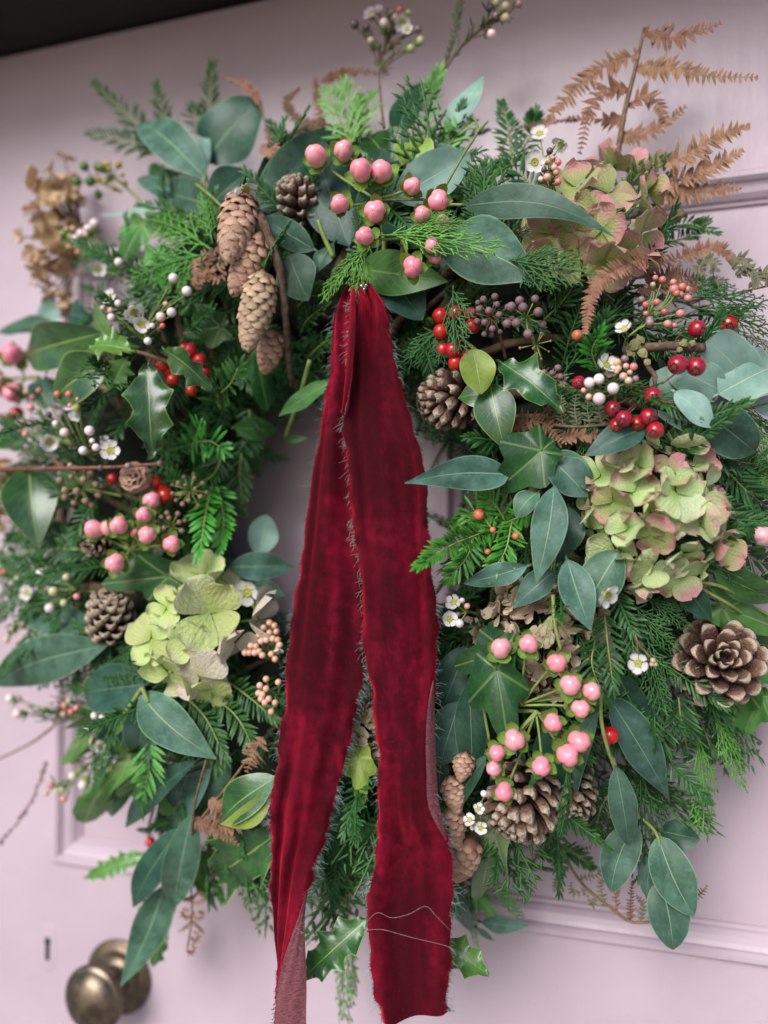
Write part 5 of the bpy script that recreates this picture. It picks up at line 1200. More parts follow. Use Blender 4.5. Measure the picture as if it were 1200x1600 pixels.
# ---- dry bracken fern
GB = 'dry bracken fronds'
th = sprig('bracken_frond', 'big rust-brown bracken frond spreading at the top right corner', 'fern', (965, 260, 10), GB)
stem(th, [(962, 262, 14), (975, 180, 18), (992, 110, 20), (1007, 44, 20)], 5, 'stembrown', r1=2.5)
for pts, w in (([(1007, 52, 20), (1060, 58, 22), (1124, 37, 24)], 44), ([(998, 108, 20), (1050, 106, 24), (1100, 118, 26), (1182, 121, 26)], 40), ([(996, 84, 20), (930, 112, 24), (880, 160, 28), (852, 196, 30)], 38),
               ([(982, 138, 20), (945, 140, 30), (922, 172, 38), (906, 238, 42)], 34), ([(980, 164, 16), (1010, 148, 18), (1030, 165, 18), (1036, 188, 18)], 34), ([(970, 214, 14), (1020, 205, 16), (1070, 168, 18)], 34), ([(975, 190, 16), (940, 186, 16), (890, 184, 18)], 30),
               ([(990, 255, 18), (1060, 248, 26), (1120, 214, 30), (1170, 198, 32)], 46), ([(1005, 290, 16), (1080, 275, 22), (1120, 256, 24), (1160, 236, 26)], 44), ([(1020, 306, 14), (1090, 298, 18), (1156, 296, 20)], 42)):
    pinna(th, pts, w*1.25)
pinna(th, [(915, 186, 14), (860, 192, 10), (800, 205, 12), (780, 246, 14)], 10, 'ferndark', pw=4)
stem(th, [(1030, 356, 18), (1068, 333, 24)], 6, 'stembrown', name='broken_stalk', r1=6)
th = sprig('bracken_frond', 'orange-brown bracken tip drooping over the fir below the pink hydrangea', 'fern', (1040, 420, 10), GB)
pinna(th, [(1040, 400, 30), (985, 412, 52), (930, 450, 56), (914, 520, 54)], 42, 'fern')
th = sprig('bracken_frond', 'brown bracken right of the pink hydrangea foot', 'fern', (1010, 420, 8), GB)
pinna(th, [(1010, 415, 16), (1070, 400, 22), (1120, 386, 24), (1146, 408, 24)], 40, 'fern'); pinna(th, [(1010, 440, 14), (1060, 430, 18), (1100, 440, 20)], 44, 'ferndark'); pinna(th, [(1000, 455, 14), (1070, 448, 16), (1105, 455, 16)], 30, 'fern')
th = sprig('curled_fern', 'grey-green curled fern at the right edge', 'fern', (1090, 470, 8), GB)
def curlp(u, v, d, r, a0, turns, n=9, shrink=.75): return [(u+r*(1-shrink*i/(n-1))*math.cos(a0+turns*2*math.pi*i/(n-1)), v+r*(1-shrink*i/(n-1))*math.sin(a0+turns*2*math.pi*i/(n-1)), d+i) for i in range(n)]
stem(th, [(1075, 470, 18), (1130, 462, 22), (1230, 440, 24)], 2, 'stembrown')
for a in ((1110, 420, 24, 20, 2.2, .9), (1160, 415, 24, 16, 2.8, .8), (1172, 440, 26, 22, 3.6, .7), (1198, 440, 26, 18, 3.2, .8), (1125, 445, 22, 18, 1.0, .7)): pinna(th, curlp(*a), 28, 'ferngreen', 4.2, 7.5, r=2.0)
th = sprig('curled_fern', 'thin brown fern curl arching over the top left eucalyptus', 'fern', (420, 230, 12), GB)
stem(th, [(420, 240, 30), (418, 205, 34), (404, 160, 36), (386, 136, 36), (354, 122, 36)], 2, 'fern')
pinna(th, [(404, 160, 36), (392, 140, 36), (375, 130, 36), (352, 121, 36)], 20, 'fern'); pinna(th, curlp(418, 230, 34, 16, -1.6, .9), 22, 'fern')
th = sprig('bracken_frond', 'dark brown bracken curling at the top behind the fir tips', 'fern', (500, 230, 4), GB)
for pts, w in (([(520, 200, 6), (470, 190, 8), (448, 160, 10), (468, 138, 12)], 26), ([(500, 190, 4), (495, 150, 8), (493, 122, 8)], 20), ([(505, 125, 6), (545, 112, 8), (606, 116, 8)], 22), ([(515, 205, 8), (480, 195, 12), (460, 215, 14)], 34), ([(460, 240, 4), (430, 215, 8), (415, 200, 8)], 34), ([(455, 250, 6), (440, 230, 10), (408, 236, 12)], 30)): pinna(th, pts, w, 'ferndark')
th = sprig('bracken_frond', 'curled rusty fern tucked behind the larch cones', 'fern', (350, 440, 10), GB)
for a in ((320, 420, 26, 26, -.6, -.7), (335, 425, 28, 16, 0, .8)): pinna(th, curlp(*a), 24, 'fern', 5, 5)
pinna(th, [(300, 440, 26), (330, 428, 30), (356, 408, 30)], 26, 'fern'); pinna(th, [(310, 450, 24), (330, 400, 28), (350, 388, 28)], 24, 'ferndark')
th = sprig('bracken_frond', 'curled brown fern under the drooping holly leaf right of the pine cone', 'fern', (850, 660, 8), GB)
pinna(th, [(800, 668, 20), (845, 660, 28), (880, 690, 30)], 46, 'fern'); pinna(th, [(860, 690, 26), (910, 680, 30), (960, 686, 32)], 30, 'fern'); pinna(th, curlp(872, 600, 30, 22, 2.4, .7), 26, 'ferngreen'); pinna(th, curlp(870, 640, 28, 14, 3, .9), 26, 'ferndark')
stem(th, [(866, 664, 36), (905, 667, 40), (950, 663, 40)], 2.4, 'stembrown')
for x in (880, 902, 922, 940): pinna(th, [(x, 664, 38), (x-4, 640, 38), (x-2, 618, 36)], 22, 'ferngreen', 5, 4)
th = sprig('bracken_frond', 'brown fern with a curl dangling over the door at the lower left', 'fern', (410, 1160, 10), GB)
stem(th, [(412, 1152, 34), (360, 1222, 40), (312, 1282, 42), (300, 1300, 42)], 2.4, 'stembrown'); stem(th, [(302, 1280, 42), (298, 1360, 44), (300, 1430, 44), (293, 1480, 44)], 1.6, 'stembrown')
pinna(th, [(408, 1155, 36), (395, 1180, 40), (386, 1205, 42)], 40, 'fern'); pinna(th, [(330, 1250, 42), (345, 1272, 44), (330, 1300, 46)], 36, 'fern'); pinna(th, [(305, 1285, 44), (335, 1295, 48), (372, 1320, 50)], 34, 'ferndark')
pinna(th, [(340, 1290, 44), (370, 1290, 46), (400, 1275, 46)], 30, 'fern'); pinna(th, [(300, 1320, 44), (270, 1328, 48), (243, 1336, 48)], 15, 'fern', 4)
for a in ((292, 1395, 44, 14, .2, .9), (310, 1400, 44, 14, 3, -.9), (291, 1425, 44, 11, 0, 1), (312, 1428, 44, 10, 3, -.8), (303, 1465, 44, 9, -1.5, .9), (296, 1484, 44, 9, -1, .8), (302, 1375, 44, 10, 2, .8)): pinna(th, curlp(*a), 9, 'fern', 3.4, 4)
for a, b in (((300, 1440, 44), (280, 1455, 46)), ((300, 1440, 44), (318, 1458, 46)), ((300, 1355, 44), (294, 1378, 46))): leaf(th, 'oval', a, b, 8, mat='fern' if False else 'lime', name='leaflet') if False else pinna(th, [a, ((a[0]+b[0])/2+2, (a[1]+b[1])/2, 45), b], 9, 'ferndark', 3, 4)
th = sprig('bracken_frond', 'faded fern trailing below the wreath at the lower right', 'fern', (860, 1300, 2), GB)
stem(th, [(862, 1300, 8), (905, 1375, 14), (950, 1415, 16), (985, 1440, 18), (1020, 1440, 18)], 3, 'stembrown')
for pts in ([(880, 1335, 10), (905, 1330, 10), (925, 1322, 8)], [(890, 1352, 12), (870, 1375, 12), (866, 1392, 12)], [(908, 1372, 12), (935, 1365, 12), (948, 1345, 12)], [(920, 1390, 14), (895, 1395, 14), (892, 1380, 14)], [(945, 1415, 16), (938, 1380, 16), (950, 1370, 16)], [(965, 1428, 16), (962, 1400, 18), (968, 1385, 18)], [(985, 1440, 18), (985, 1410, 20), (988, 1378, 20)], [(1000, 1442, 18), (1005, 1415, 20), (995, 1400, 20)], [(1015, 1441, 18), (1018, 1425, 20), (1010, 1410, 20)], [(930, 1405, 12), (925, 1415, 12), (918, 1400, 12)], [(840, 1330, 4), (835, 1345, 6), (822, 1350, 6)]): pinna(th, pts, 15, rng.choice(('ferndark', 'fern', 'ferngreen')), 4.5, 4)
pinna(th, [(1082, 1402, 18), (1095, 1396, 20), (1104, 1384, 20)], 16, 'ferndark', 4, 3); stem(th, [(1020, 1440, 18), (1060, 1425, 16), (1084, 1402, 18)], 1.2, 'stembrown')
th = sprig('bracken_frond', 'brown fern scrap at the right edge under the pink berry', 'fern', (1140, 1120, 4), GB); pinna(th, [(1140, 1120, 6), (1155, 1165, 8), (1162, 1198, 8)], 14, 'ferndark', 4, 3)

# ---- hydrangeas
def dome(c, r, lift, base, pts): return [(p[0], p[1], base+lift*max(0, 1-((p[0]-c[0])**2+(p[1]-c[1])**2)/r**2)+U(-5, 5), *p[2:]) for p in pts]
H1 = dome((925, 338), 115, 34, 18, [(952, 305), (998, 322, .95), (900, 295), (897, 353), (940, 360), (972, 400), (866, 322), (954, 258, .9), (868, 366), (943, 410), (1000, 365, .9), (1010, 300, .85), (915, 262, .8), (860, 400, .8), (905, 405, .9), (925, 330, .8), (985, 270, .8), (1000, 410, .8), (845, 345, .8)])
H2 = dome((1020, 804), 135, 32, 12, [(998, 731), (1083, 733), (941, 744), (957, 784), (1018, 805), (1054, 771), (1094, 818), (930, 825), (964, 860), (1020, 836, .9), (1065, 862), (1020, 884, .9), (1081, 794, .9), (1118, 790, .85), (1116, 858, .9), (1026, 703, .8), (1069, 704, .9), (990, 772), (918, 768, .75), (1008, 908, .9), (1060, 896, .9), (982, 828, .9), (1045, 740, .8), (1040, 825, .8), (970, 730, .8), (1100, 760, .8), (925, 796, .8), (985, 880, .8), (1095, 885, .8)])
H3 = dome((305, 985), 130, 30, 14, [(328, 958, 1.12), (318, 900, .95), (262, 950, .75), (238, 1000, 1.0), (266, 1050, 1.0), (312, 1054, 1.0, 1), (400, 968, 1.1, 1), (298, 1000, .7), (365, 1005, .8, 1), (345, 905, .7), (290, 925, .6), (330, 1078, .7)])
hydrangea('hydrangea head with pink-edged green petals at the upper right', 'hydrangea', (922, 340, 8), (.10, -1, .12), 84, 23, 43, 'hyd1', 98, 'hydrangea heads', 5, .30, spots=H1)
hydrangea('large full hydrangea head, pale green with dusky pink edges, at the right', 'hydrangea', (1020, 800, 8), (.08, -1, .06), 100, 34, 40, 'hyd2', 104, 'hydrangea heads', 8, .45, mat2='hyd1', frac2=.20, spots=H2, tilt=(-12, 42))
hydrangea('lime green hydrangea head low on the left beside the ribbon', 'hydrangea', (308, 980, 4), (-.05, -1, .05), 90, 15, 45, 'hyd3', 90, 'hydrangea heads', 12, .28, mat2='hyd3pale', frac2=0, spots=H3, tilt=(-8, 22))
hydrangea('faded brown hydrangea sticking out at the far upper left', 'dried hydrangea', (98, 365, 2), (-.5, -1, .1), 70, 58, 16, 'hyddry', 115, 'dried hydrangea heads', 15, .7, radial=(.62, 1.22), squash=(1.5, .50, .7), name='dried_hydrangea')
hydrangea('faded brown hydrangea cut by the far left edge', 'dried hydrangea', (-2, 768, 2), (-.3, -1, 0), 48, 34, 16, 'hyddry', 100, 'dried hydrangea heads', 16, .6, name='dried_hydrangea')
hydrangea('papery beige hydrangea behind the lower right pink berries', 'dried hydrangea', (848, 1000, 6), (0, -1, 0), 92, 56, 20, 'hyddryp', 92, 'dried hydrangea heads', 17, .6, squash=(.9, 1.1, .45), name='dried_hydrangea')
hydrangea('beige hydrangea scraps showing between the ribbon tails', 'dried hydrangea', (572, 1130, 8), (0, -1, 0), 42, 14, 20, 'hyddryp', 90, 'dried hydrangea heads', 18, .6, squash=(1.1, .5, .5), name='dried_hydrangea')

# ---- cones
th = sprig('larch_twig', 'knobbly brown twig with four larch cones hanging one below another at the upper left', 'larch twig', (396, 322, 20), 'larch twigs')
stem(th, [(394, 318, 44), (412, 350, 46), (432, 400, 44), (442, 450, 40), (448, 520, 34), (456, 604, 26)], 8, 'bark', 8, 'twig', 30, .22, 5)
closed_cone(th, (382, 304, 52), (357, 403, 60), 66, ME_LS, 66, mat='larchscale'); closed_cone(th, (410, 370, 40), (366, 456, 44), 58, ME_LS, 60); closed_cone(th, (414, 428, 46), (386, 544, 54), 62, ME_LT, 84, mat='larchtan', SCL=1.15); closed_cone(th, (430, 515, 30), (414, 580, 30), 46, ME_LS, 44)
th = sprig('larch_twig', 'cluster of small larch cones below the ribbon right of its tail', 'larch twig', (700, 1190, 10), 'larch twigs')
stem(th, [(700, 1170, 6), (704, 1240, 8), (712, 1320, 8)], 4, 'bark', 6, 'twig')
closed_cone(th, (704, 1213, 30), (714, 1268, 38), 40, ME_LS, 56); closed_cone(th, (702, 1262, 34), (714, 1320, 40), 44, ME_LS, 56); closed_cone(th, (736, 1312, 36), (714, 1372, 40), 52, ME_LS, 60); closed_cone(th, (728, 1176, 30), (720, 1218, 36), 36, ME_LS, 46)
open_cone('large open brown pine cone facing out at the right edge', (1122, 1036, 18), (.12, -1, .34), 96, 78, 48, ME_PS, 100, 32)
open_cone('brown pine cone lying sideways right of the ribbon below the red berries', (702, 624, 22), (-.85, -.35, -.25), 112, 54, 64, ME_PS, 96, 40)
open_cone('dark pine cone pointing down under the lower pink berries', (815, 1256, 34), (-.35, -.55, -.75), 112, 64, 62, ME_PS, 100, 38)
open_cone('half-hidden pine cone behind the lower pink berries, nearer the right', (888, 1236, 18), (.25, -.6, -.6), 96, 50, 56, ME_PS, 98, 34)
open_cone('small dark pine cone tucked among the eucalyptus at the top', (466, 312, 14), (-.25, -.6, .7), 84, 40, 56, ME_PS, 98, 26)
open_cone('dark pine cone with pale scale tips at the lower left', (173, 962, 20), (.15, -.42, .85), 92, 46, 76, ME_PSD, 84, 36)
open_cone('small cone almost hidden under the left pink berries', (152, 846, 6), (0, -.8, -.3), 60, 28, 44, ME_PSD, 90, 34)
open_cone('little round bud-like cone on the reddish twig at the left', (211, 746, 30), (.05, -1, .1), 36, 25, 44, ME_LS, 84, 20, 'open pine cones')

# ---- pink hypericum berries
hypericum('cluster of plump pink hypericum berries at the top centre', (600, 420, 14), (590, 312, 26), [(494, 244, 48, 18), (537, 236, 46, 18), (564, 266, 56, 18.5), (596, 268, 46, 17.5), (644, 291, 50, 14.5), (531, 319, 52, 17), (586, 330, 54, 16.5), (685, 313, 50, 17)])
hypericum('lower group of pink hypericum berries just above the ribbon', (620, 440, 12), (628, 372, 28), [(660, 335, 52, 13.5), (691, 347, 46, 12), (570, 369, 56, 17), (676, 383, 54, 13), (645, 417, 58, 18.5), (680, 402, 44, 13)])
hypericum('pink hypericum berries left of the lime hydrangea', (230, 900, 10), (205, 860, 24), [(148, 827, 38, 15), (170, 826, 34, 13), (186, 821, 44, 16), (225, 805, 42, 15), (230, 836, 48, 16), (211, 833, 34, 8), (268, 850, 42, 14.5), (180, 880, 46, 17), (237, 782, 30, 14)])
hypericum('pink hypericum berries at the far left edge above the holly', (60, 590, 6), (40, 590, 18), [(20, 554, 26, 18), (20, 613, 28, 17), (-6, 600, 24, 16)])
hypericum('branching spray of pink hypericum berries at the lower right', (800, 1100, 16), (815, 1100, 34), [(783, 1013, 52, 16.5), (826, 1006, 54, 16.5), (870, 1036, 54, 16), (891, 1070, 58, 17.5), (924, 1080, 54, 16), (907, 1107, 58, 16.5)])
hypericum('lowest spray of pink hypericum berries over the pine cones', (800, 1110, 20), (838, 1112, 38), [(864, 1129, 56, 16.5), (905, 1158, 56, 17), (887, 1180, 60, 17.5), (846, 1197, 60, 17.5), (804, 1156, 56, 17), (777, 1176, 52, 15), (772, 1200, 50, 14), (788, 1237, 54, 14.5)])
hypericum('single pale pink berry at the far right edge beside the hydrangea', (1140, 850, 6), (1160, 845, 12), [(1190, 838, 22, 17)], me=ME_HYPP)

# ---- red berries
berries('bunch of bright red holly berries right of the ribbon top', (716, 510, 10), [(688, 493, 34, 12.5), (689, 518, 36, 12.5), (712, 489, 30, 12), (737, 510, 34, 12), (692, 546, 34, 11), (708, 547, 44, 13), (712, 567, 42, 12), (733, 558, 42, 13), (736, 490, 26, 10)], ME_RED, ME_TIP, 'holly_berry_bunch', 'berries', 'holly berries')
berries('red holly berries half hidden by the holly at the left', (290, 575, 8), [(297, 547, 24, 11), (312, 563, 26, 10.5), (304, 575, 26, 10.5), (255, 570, 28, 11), (264, 580, 24, 9), (270, 593, 26, 9.5), (320, 580, 22, 9), (299, 610, 26, 9), (288, 545, 20, 9), (248, 605, 20, 8)], ME_RED, ME_TIP, 'holly_berry_bunch', 'berries', 'holly berries')
berries('red holly berries peeping out above the left pink berries', (240, 770, 8), [(258, 774, 24, 13), (242, 755, 20, 11), (176, 748, 20, 9), (160, 760, 20, 8), (250, 762, 18, 9)], ME_RED, ME_TIP, 'holly_berry_bunch', 'berries', 'holly berries')
berries('two dull berries at the far left edge', (20, 660, 4), [(26, 646, 16, 11), (10, 655, 14, 9)], ME_HAW, ME_HAWTIP, 'hawthorn_sprig', 'hawthorn', 'hawthorn sprigs')
berries('dark red berries half hidden behind the lower right leaves', (940, 1160, 10), [(953, 1149, 34, 14)], ME_RED, ME_TIP, 'holly_berry', 'berries', 'holly berries')
th = berries('dark red hawthorn berries hanging on a lichen-crusted twig at the right', (1022, 604, 26), [(905, 598, 36, 11), (1020, 619, 46, 14), (957, 639, 46, 13), (975, 654, 52, 13), (1013, 651, 52, 13), (963, 665, 44, 12), (996, 662, 44, 12), (1024, 672, 54, 13.5)], ME_HAW, ME_HAWTIP, 'hawthorn_sprig', 'hawthorn', 'hawthorn sprigs', 'stemred')
stem(th, [(975, 548, 18), (1015, 543, 30), (1060, 541, 36), (1100, 544, 40)], 8, 'bark', 9, 'twig', 16, .15, 7); stem(th, [(1005, 548, 30), (1012, 572, 36), (1022, 585, 38), (1024, 604, 40)], 4.5, 'bark', 7, 'twig', 10, .18)
MAT['lichen'] = simple_mat('lichen', (0.30, 0.27, 0.06), (0.44, 0.44, 0.28), 300, .95, .8)
for u, v, d, r in ((992, 540, 34, 10), (1005, 552, 36, 9), (1000, 530, 32, 8), (1068, 536, 42, 7), (1062, 546, 40, 5), (1082, 536, 44, 5), (1012, 566, 38, 6), (985, 552, 32, 8)):
    P = Q(u, v, d); V = [(x*U(.6, 1.3), y*U(.6, 1.3), z*U(.25, .6)) for x, y, z in sphere(9, 6)[0]]
    part('lichen', mesh('lichen', V, sphere(9, 6)[1], None, MAT['lichen'], False), th, M=inth(th, orient(P, OUT+jit(.4), r*S(P))))
berries('four dark red hawthorn berries above the round eucalyptus', (1060, 530, 22), [(1138, 506, 34, 15), (1089, 514, 40, 13.5), (1059, 570, 50, 15.5), (1088, 573, 50, 15)], ME_HAW, ME_HAWTIP, 'hawthorn_sprig', 'hawthorn', 'hawthorn sprigs', 'stemred')
berries('small orange berry in the fir above the hawthorn', (900, 530, 12), [(902, 524, 24, 9)], ME_ARIL, None, 'yew_berry', 'berry', 'yew berries')

# ---- waxflowers
wax('tall waxflower sprig with lilac and white flowers at the top centre', (600, 200, 4), [(554, 38, 24, 'd', 8), (578, 22, 24, 'l', 13), (590, 18, 22, 'l', 10), (600, 36, 26, 'b', 8), (629, 34, 28, 'f', 14), (625, 15, 22, 'r', 6), (638, 20, 22, 'g', 5), (653, 46, 26, 'd', 7), (657, 64, 26, 'g', 8), (642, 76, 24, 'g', 8), (580, 64, 22, 'g', 7), (573, 42, 22, 'd', 6), (618, 28, 22, 'd', 7), (636, 46, 26, 'f', 10), (612, 20, 20, 'd', 5)], (594, 100, 18), mat='stembrown', leaves=5)
wax('leaning waxflower sprig with green buds cut by the top edge', (676, 150, 6), [(768, 53, 26, 'b', 8), (790, 28, 24, 'g', 8), (811, 6, 22, 'd', 7), (790, 10, 22, 'g', 8), (775, 4, 22, 'g', 7), (765, 12, 22, 'd', 7), (775, 24, 22, 'd', 6), (740, 40, 20, 'g', 2)], (728, 66, 18), mat='stembrown', leaves=5)
th = sprig('heather_twig', 'thin dark leafy twig rising off the top edge', 'twig', (690, 120, 8), 'bare twigs'); P = [Q(*p) for p in ((690, 120, 10), (708, 60, 14), (716, 20, 16), (724, -10, 18))]; stem(th, [(690, 120, 10), (708, 60, 14), (716, 20, 16), (724, -10, 18)], 2, 'stembrown')
s = S(P[0]); a = needle_set([P], 16*s, 3*s, 7*s, 35, .1); V, F, T = blades(*a); part('needles', mesh('needles', V-np.array(th.location), F, T, MAT['fir']), th, kind='stuff')
wax('white waxflowers and pinkish buds above the pink hydrangea', (855, 320, 6), [(843, 209, 58, 'f', 16), (835, 253, 60, 'f', 16), (876, 226, 60, 'f', 16), (856, 252, 60, 'o', 6.5), (866, 262, 62, 'o', 6), (872, 254, 60, 'r', 6), (855, 277, 62, 'o', 7), (845, 280, 60, 'b', 5), (872, 284, 62, 'r', 6), (869, 270, 62, 'r', 5.5), (859, 236, 56, 'd', 6), (850, 265, 58, 'd', 5), (864, 247, 58, 'o', 4)], (856, 285, 38), leaves=3)
wax('waxflower with white blossoms and buds beside the holly at the left', (250, 560, 12), [(172, 464, 44, 'f', 17), (209, 487, 48, 'f', 16), (221, 507, 50, 'f', 16), (271, 435, 44, 'b', 9), (292, 455, 46, 'b', 9), (268, 488, 50, 'b', 8.5), (251, 495, 50, 'b', 8.5), (185, 474, 46, 'b', 6.5), (174, 496, 46, 'b', 7), (161, 481, 44, 'o', 5), (173, 485, 46, 'o', 5.5), (259, 475, 46, 'o', 5), (238, 509, 48, 'b', 5), (254, 509, 50, 'r', 5), (231, 533, 50, 'b', 7)], (225, 520, 38), leaves=4)
wax('waxflower with orange buds and white flowers left of the drooping holly', (150, 720, 8), [(117, 641, 42, 'f', 18), (77, 690, 40, 'f', 16), (172, 704, 40, 'f', 17), (163, 690, 38, 'f', 12), (101, 676, 42, 'b', 8.5), (140, 673, 42, 'b', 9), (130, 704, 42, 'b', 8), (150, 699, 44, 'b', 7), (144, 689, 40, 'b', 5), (87, 662, 38, 'b', 6), (90, 616, 42, 'r', 6.5), (108, 616, 42, 'r', 6.5), (61, 610, 38, 'r', 5), (48, 637, 40, 'r', 7), (42, 612, 38, 'o', 6), (40, 678, 38, 'r', 6), (35, 663, 38, 'o', 6), (51, 621, 38, 'r', 5), (110, 634, 40, 'r', 5), (76, 648, 40, 'd', 6), (122, 624, 40, 'r', 4.5), (32, 671, 36, 'r', 5)], (105, 680, 30), mat='stem', leaves=2, sr=1.6)
wax('waxflower buds at the far upper left against the dried hydrangea', (190, 440, 8), [(148, 350, 26, 'b', 9), (138, 358, 26, 'b', 8), (118, 372, 26, 'b', 6), (127, 365, 24, 'b', 8), (104, 358, 24, 'o', 4.5), (114, 357, 24, 'o', 5), (98, 364, 24, 'g', 5), (135, 366, 26, 'o', 6), (108, 386, 24, 'r', 5), (122, 394, 24, 'r', 5), (152, 420, 32, 'f', 15), (176, 394, 30, 'l', 11), (186, 410, 30, 'b', 8), (144, 385, 26, 'g', 6), (110, 370, 24, 'g', 5)], (160, 402, 22), leaves=7, leafm='yew', group='waxflower sprigs')
wax('single white waxflower on top of the highest larch cone', (386, 310, 34), [(384, 296, 62, 'f', 17), (374, 303, 60, 'f', 11)])
wax('white waxflower in the middle of the right side above the lichen twig', (975, 545, 14), [(975, 513, 44, 'f', 17), (1015, 500, 34, 'd', 7)])
wax('coral bud cluster of waxflower below the brown bracken at the right', (990, 520, 10), [(1035, 437, 32, 'r', 6.5), (1024, 434, 32, 'r', 5), (1053, 452, 36, 'r', 8), (1052, 441, 34, 'r', 6), (1066, 448, 36, 'r', 7), (1074, 452, 36, 'r', 6), (1075, 466, 36, 'r', 7), (1026, 472, 34, 'r', 6), (1009, 476, 34, 'r', 6), (1038, 487, 36, 'r', 6), (1063, 490, 36, 'r', 7.5), (1043, 506, 36, 'r', 7), (1054, 508, 36, 'r', 5), (1015, 504, 36, 'd', 7), (1002, 468, 32, 'd', 6), (1020, 445, 32, 'g', 5), (1064, 460, 34, 'r', 5), (1009, 490, 32, 'r', 5), (1057, 458, 36, 'r', 6)], (1018, 492, 28), leaves=1)
wax('waxflower with round pinkish-white buds left of the hawthorn berries', (960, 640, 14), [(947, 570, 46, 'f', 18), (954, 580, 44, 'f', 12), (921, 598, 48, 'b', 9.5), (936, 592, 48, 'b', 9.5), (958, 607, 50, 'b', 10.5), (936, 623, 52, 'b', 11), (964, 566, 46, 'o', 7), (974, 588, 48, 'o', 7), (990, 573, 46, 'r', 7), (966, 576, 46, 'o', 6), (978, 572, 46, 'o', 5.5), (963, 581, 46, 'o', 5), (982, 595, 48, 'g', 7), (920, 620, 46, 'o', 6), (912, 610, 44, 'o', 5), (976, 561, 42, 'd', 7), (984, 582, 46, 'o', 5), (993, 592, 46, 'd', 6)], (955, 605, 36), leaves=2)
wax('white waxflower with yellow centre under the large green hydrangea', (960, 880, 14), [(949, 931, 52, 'f', 19)], (966, 915, 40), mat='stembrown')
wax('white waxflower left of the large pine cone', (985, 960, 14), [(997, 1036, 48, 'f', 18), (1020, 1032, 44, 'o', 5), (1024, 1038, 44, 'g', 4.5), (1018, 1038, 44, 'o', 4)], (995, 1000, 38), mat='stembrown')
wax('pair of white waxflowers against the dark fir right of the ribbon', (745, 960, 12), [(709, 941, 44, 'f', 15), (702, 967, 46, 'f', 15), (718, 974, 48, 'b', 8), (730, 947, 46, 'r', 5.5), (722, 938, 44, 'b', 5), (716, 960, 42, 'd', 5)])
wax('tiny bluish-white flowers beside the small larch cones', (760, 1300, 8), [(734, 1281, 46, 'f', 12), (751, 1294, 48, 'f', 11), (748, 1264, 46, 'f', 10), (756, 1240, 46, 'b', 6), (741, 1290, 44, 'f', 8)])
wax('orange bud cluster touching the left ribbon tail, upper of two', (440, 1040, 6), [(u, v, 36, 'o', 6.0) for u, v in ((421, 973, ), (429, 978), (412, 981), (421, 989), (432, 987), (405, 992), (408, 1002), (400, 1010), (392, 1009), (383, 1020), (390, 1020), (405, 1018), (416, 1000), (426, 998), (434, 1000), (410, 1024), (437, 1008), (398, 1020), (424, 1022), (430, 1030))]+[(434, 1014, 36, 'f', 11), (386, 925, 30, 'f', 22)], (424, 1018, 26))
wax('orange bud cluster touching the left ribbon tail, lower of two', (450, 1100, 6), [(u, v, 36, 'o', 6.0) for u, v in ((416, 1061), (406, 1071), (416, 1076), (404, 1083), (410, 1085), (435, 1066), (420, 1092), (430, 1098), (414, 1098), (424, 1112), (408, 1092))], (432, 1086, 26))
wax('hazy waxflower spray at the far left above the big eucalyptus leaf', (150, 925, 6), [(-4, 898, 22, 'r', 7), (6, 894, 22, 'r', 6), (42, 926, 24, 'f', 14), (78, 950, 28, 'b', 9), (64, 896, 22, 'b', 9), (84, 924, 26, 'g', 9), (104, 902, 24, 'g', 7), (30, 905, 22, 'g', 8), (120, 932, 26, 'r', 6), (100, 942, 26, 'g', 7), (22, 985, 18, 'o', 7), (38, 978, 18, 'o', 6), (10, 1000, 18, 'o', 6), (48, 985, 18, 'r', 6)], (100, 926, 18), leaves=2)
wax('hazy waxflower spray over the bare door at the lower left', (170, 1110, 8), [(16, 1091, 20, 'b', 8), (28, 1115, 20, 'b', 9), (70, 1110, 20, 'g', 7), (102, 1102, 24, 'r', 7), (112, 1112, 24, 'r', 7), (100, 1115, 24, 'o', 6), (120, 1106, 24, 'r', 6), (108, 1095, 22, 'g', 6), (94, 1108, 22, 'r', 6), (148, 1118, 28, 'b', 7), (160, 1120, 28, 'b', 6)], (110, 1120, 16), leaves=3)
wax('hazy white waxflowers hanging lowest on the left', (190, 1140, 8), [(146, 1158, 28, 'f', 15), (136, 1140, 26, 'b', 7), (155, 1166, 28, 'f', 10), (120, 1188, 26, 'f', 14), (130, 1200, 26, 'f', 12), (114, 1212, 28, 'b', 8), (131, 1226, 28, 'b', 10), (80, 1226, 24, 'r', 6), (100, 1248, 26, 'r', 6), (72, 1240, 24, 'o', 5), (90, 1236, 24, 'g', 5), (175, 1200, 24, 'g', 7), (98, 1234, 24, 'g', 6)], (158, 1180, 18), leaves=3)

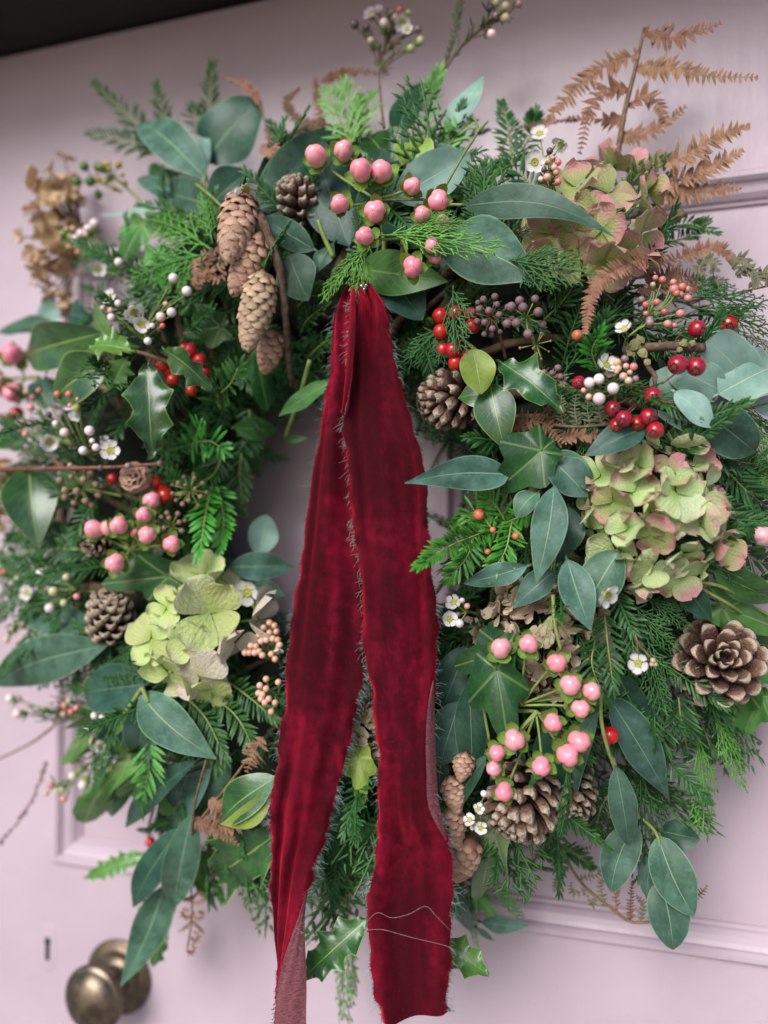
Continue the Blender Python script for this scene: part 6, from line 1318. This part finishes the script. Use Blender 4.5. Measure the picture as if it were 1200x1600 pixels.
# ---- ivy umbels
umbel('ivy umbel with green and yellow florets against the pale door at the upper left', (230, 326, 8), (176, 276, 22), 22, 9, ball='umbelyellow', r=5)
umbel('small green ivy umbel at the end of the upper left ivy stem', (190, 300, 12), (148, 282, 20), 26, 7, ball='umbelgreen', r=7)
umbel('brown ivy umbel under the reddish twig at the left', (190, 775, 20), (126, 762, 36), 30, 16, ball='umbelball', r=5.5)
umbel('faded ivy umbel right of the little round cone', (270, 775, 20), (297, 766, 34), 26, 16, ball='umbelball', r=3.6)
umbel('second faded ivy umbel above the lime hydrangea', (270, 830, 16), (268, 822, 30), 22, 12, ball='umbelball', r=4)
umbel('dark purple ivy umbel right of the red holly berries', (790, 560, 8), (768, 496, 30), 30, 18, ball='umbelpurple', r=5, mat='stembrown')
umbel('purple-tipped ivy umbel on a pale forked stem', (840, 570, 10), (822, 496, 40), 30, 9, ball='umbelpurple', r=6.5)
umbel('bare ivy umbel spokes below the purple-tipped umbel', (845, 575, 12), (838, 538, 36), 26, 8, ball='umbelball', r=2.4)
umbel('small purple ivy umbel low beside the drooping holly leaf', (830, 600, 12), (862, 590, 34), 18, 8, ball='umbelpurple', r=5)

# ---- bare twigs
th = sprig('bare_twig', 'straight reddish twig with dark nodes crossing the left edge', 'twig', (250, 724, 20), 'bare twigs')
stem(th, [(-20, 733, 42), (80, 732, 46), (170, 730, 46), (258, 724, 42)], 3.2, 'stemred', 7, 'stem', 30, .15)
for u, v in ((70, 731), (110, 727), (157, 731), (33, 734), (250, 724), (200, 728)):
    P = Q(u, v, 47); part('bud', ME_BUD['d'], th, M=inth(th, orient(P, OUT, U(4, 5.5)*S(P))))
th = sprig('bare_twig', 'thin beaded twig out of focus over the door at the lower left', 'twig', (80, 1180, 6), 'bare twigs')
stem(th, [(72, 1195, 10), (52, 1245, 12), (28, 1285, 14), (-10, 1325, 16)], 1.6, 'stembrown', 6, 'stem', 20, .2)
for i in range(14):
    t = i/13; P = curve([Q(72, 1195, 10), Q(52, 1245, 12), Q(28, 1285, 14), Q(-10, 1325, 16)], 14)[i]; part('bud', ME_BUD['d'], th, M=inth(th, orient(P+jit(.001), OUT, U(2.6, 5)*S(P))))
th = sprig('bare_twig', 'thin twig slanting to the left edge above the beaded twig', 'twig', (90, 1135, 6), 'bare twigs'); stem(th, [(92, 1128, 12), (50, 1160, 14), (-10, 1190, 16)], 2, 'stembrown', 6, 'stem', 20, .25)
th = sprig('bare_twig', 'green cut stalk with fine needles among the beige petals', 'twig', (864, 930, 20), 'bare twigs'); stem(th, [(864, 930, 40), (866, 970, 44), (876, 1015, 46)], 3.5, 'stem')
for a in ((836, 992), (850, 1000), (892, 998), (858, 1006)): stem(th, [(864, 965, 44), ((864+a[0])/2, 975, 46), (*a, 46)], 1.6, 'stem', name='needle')
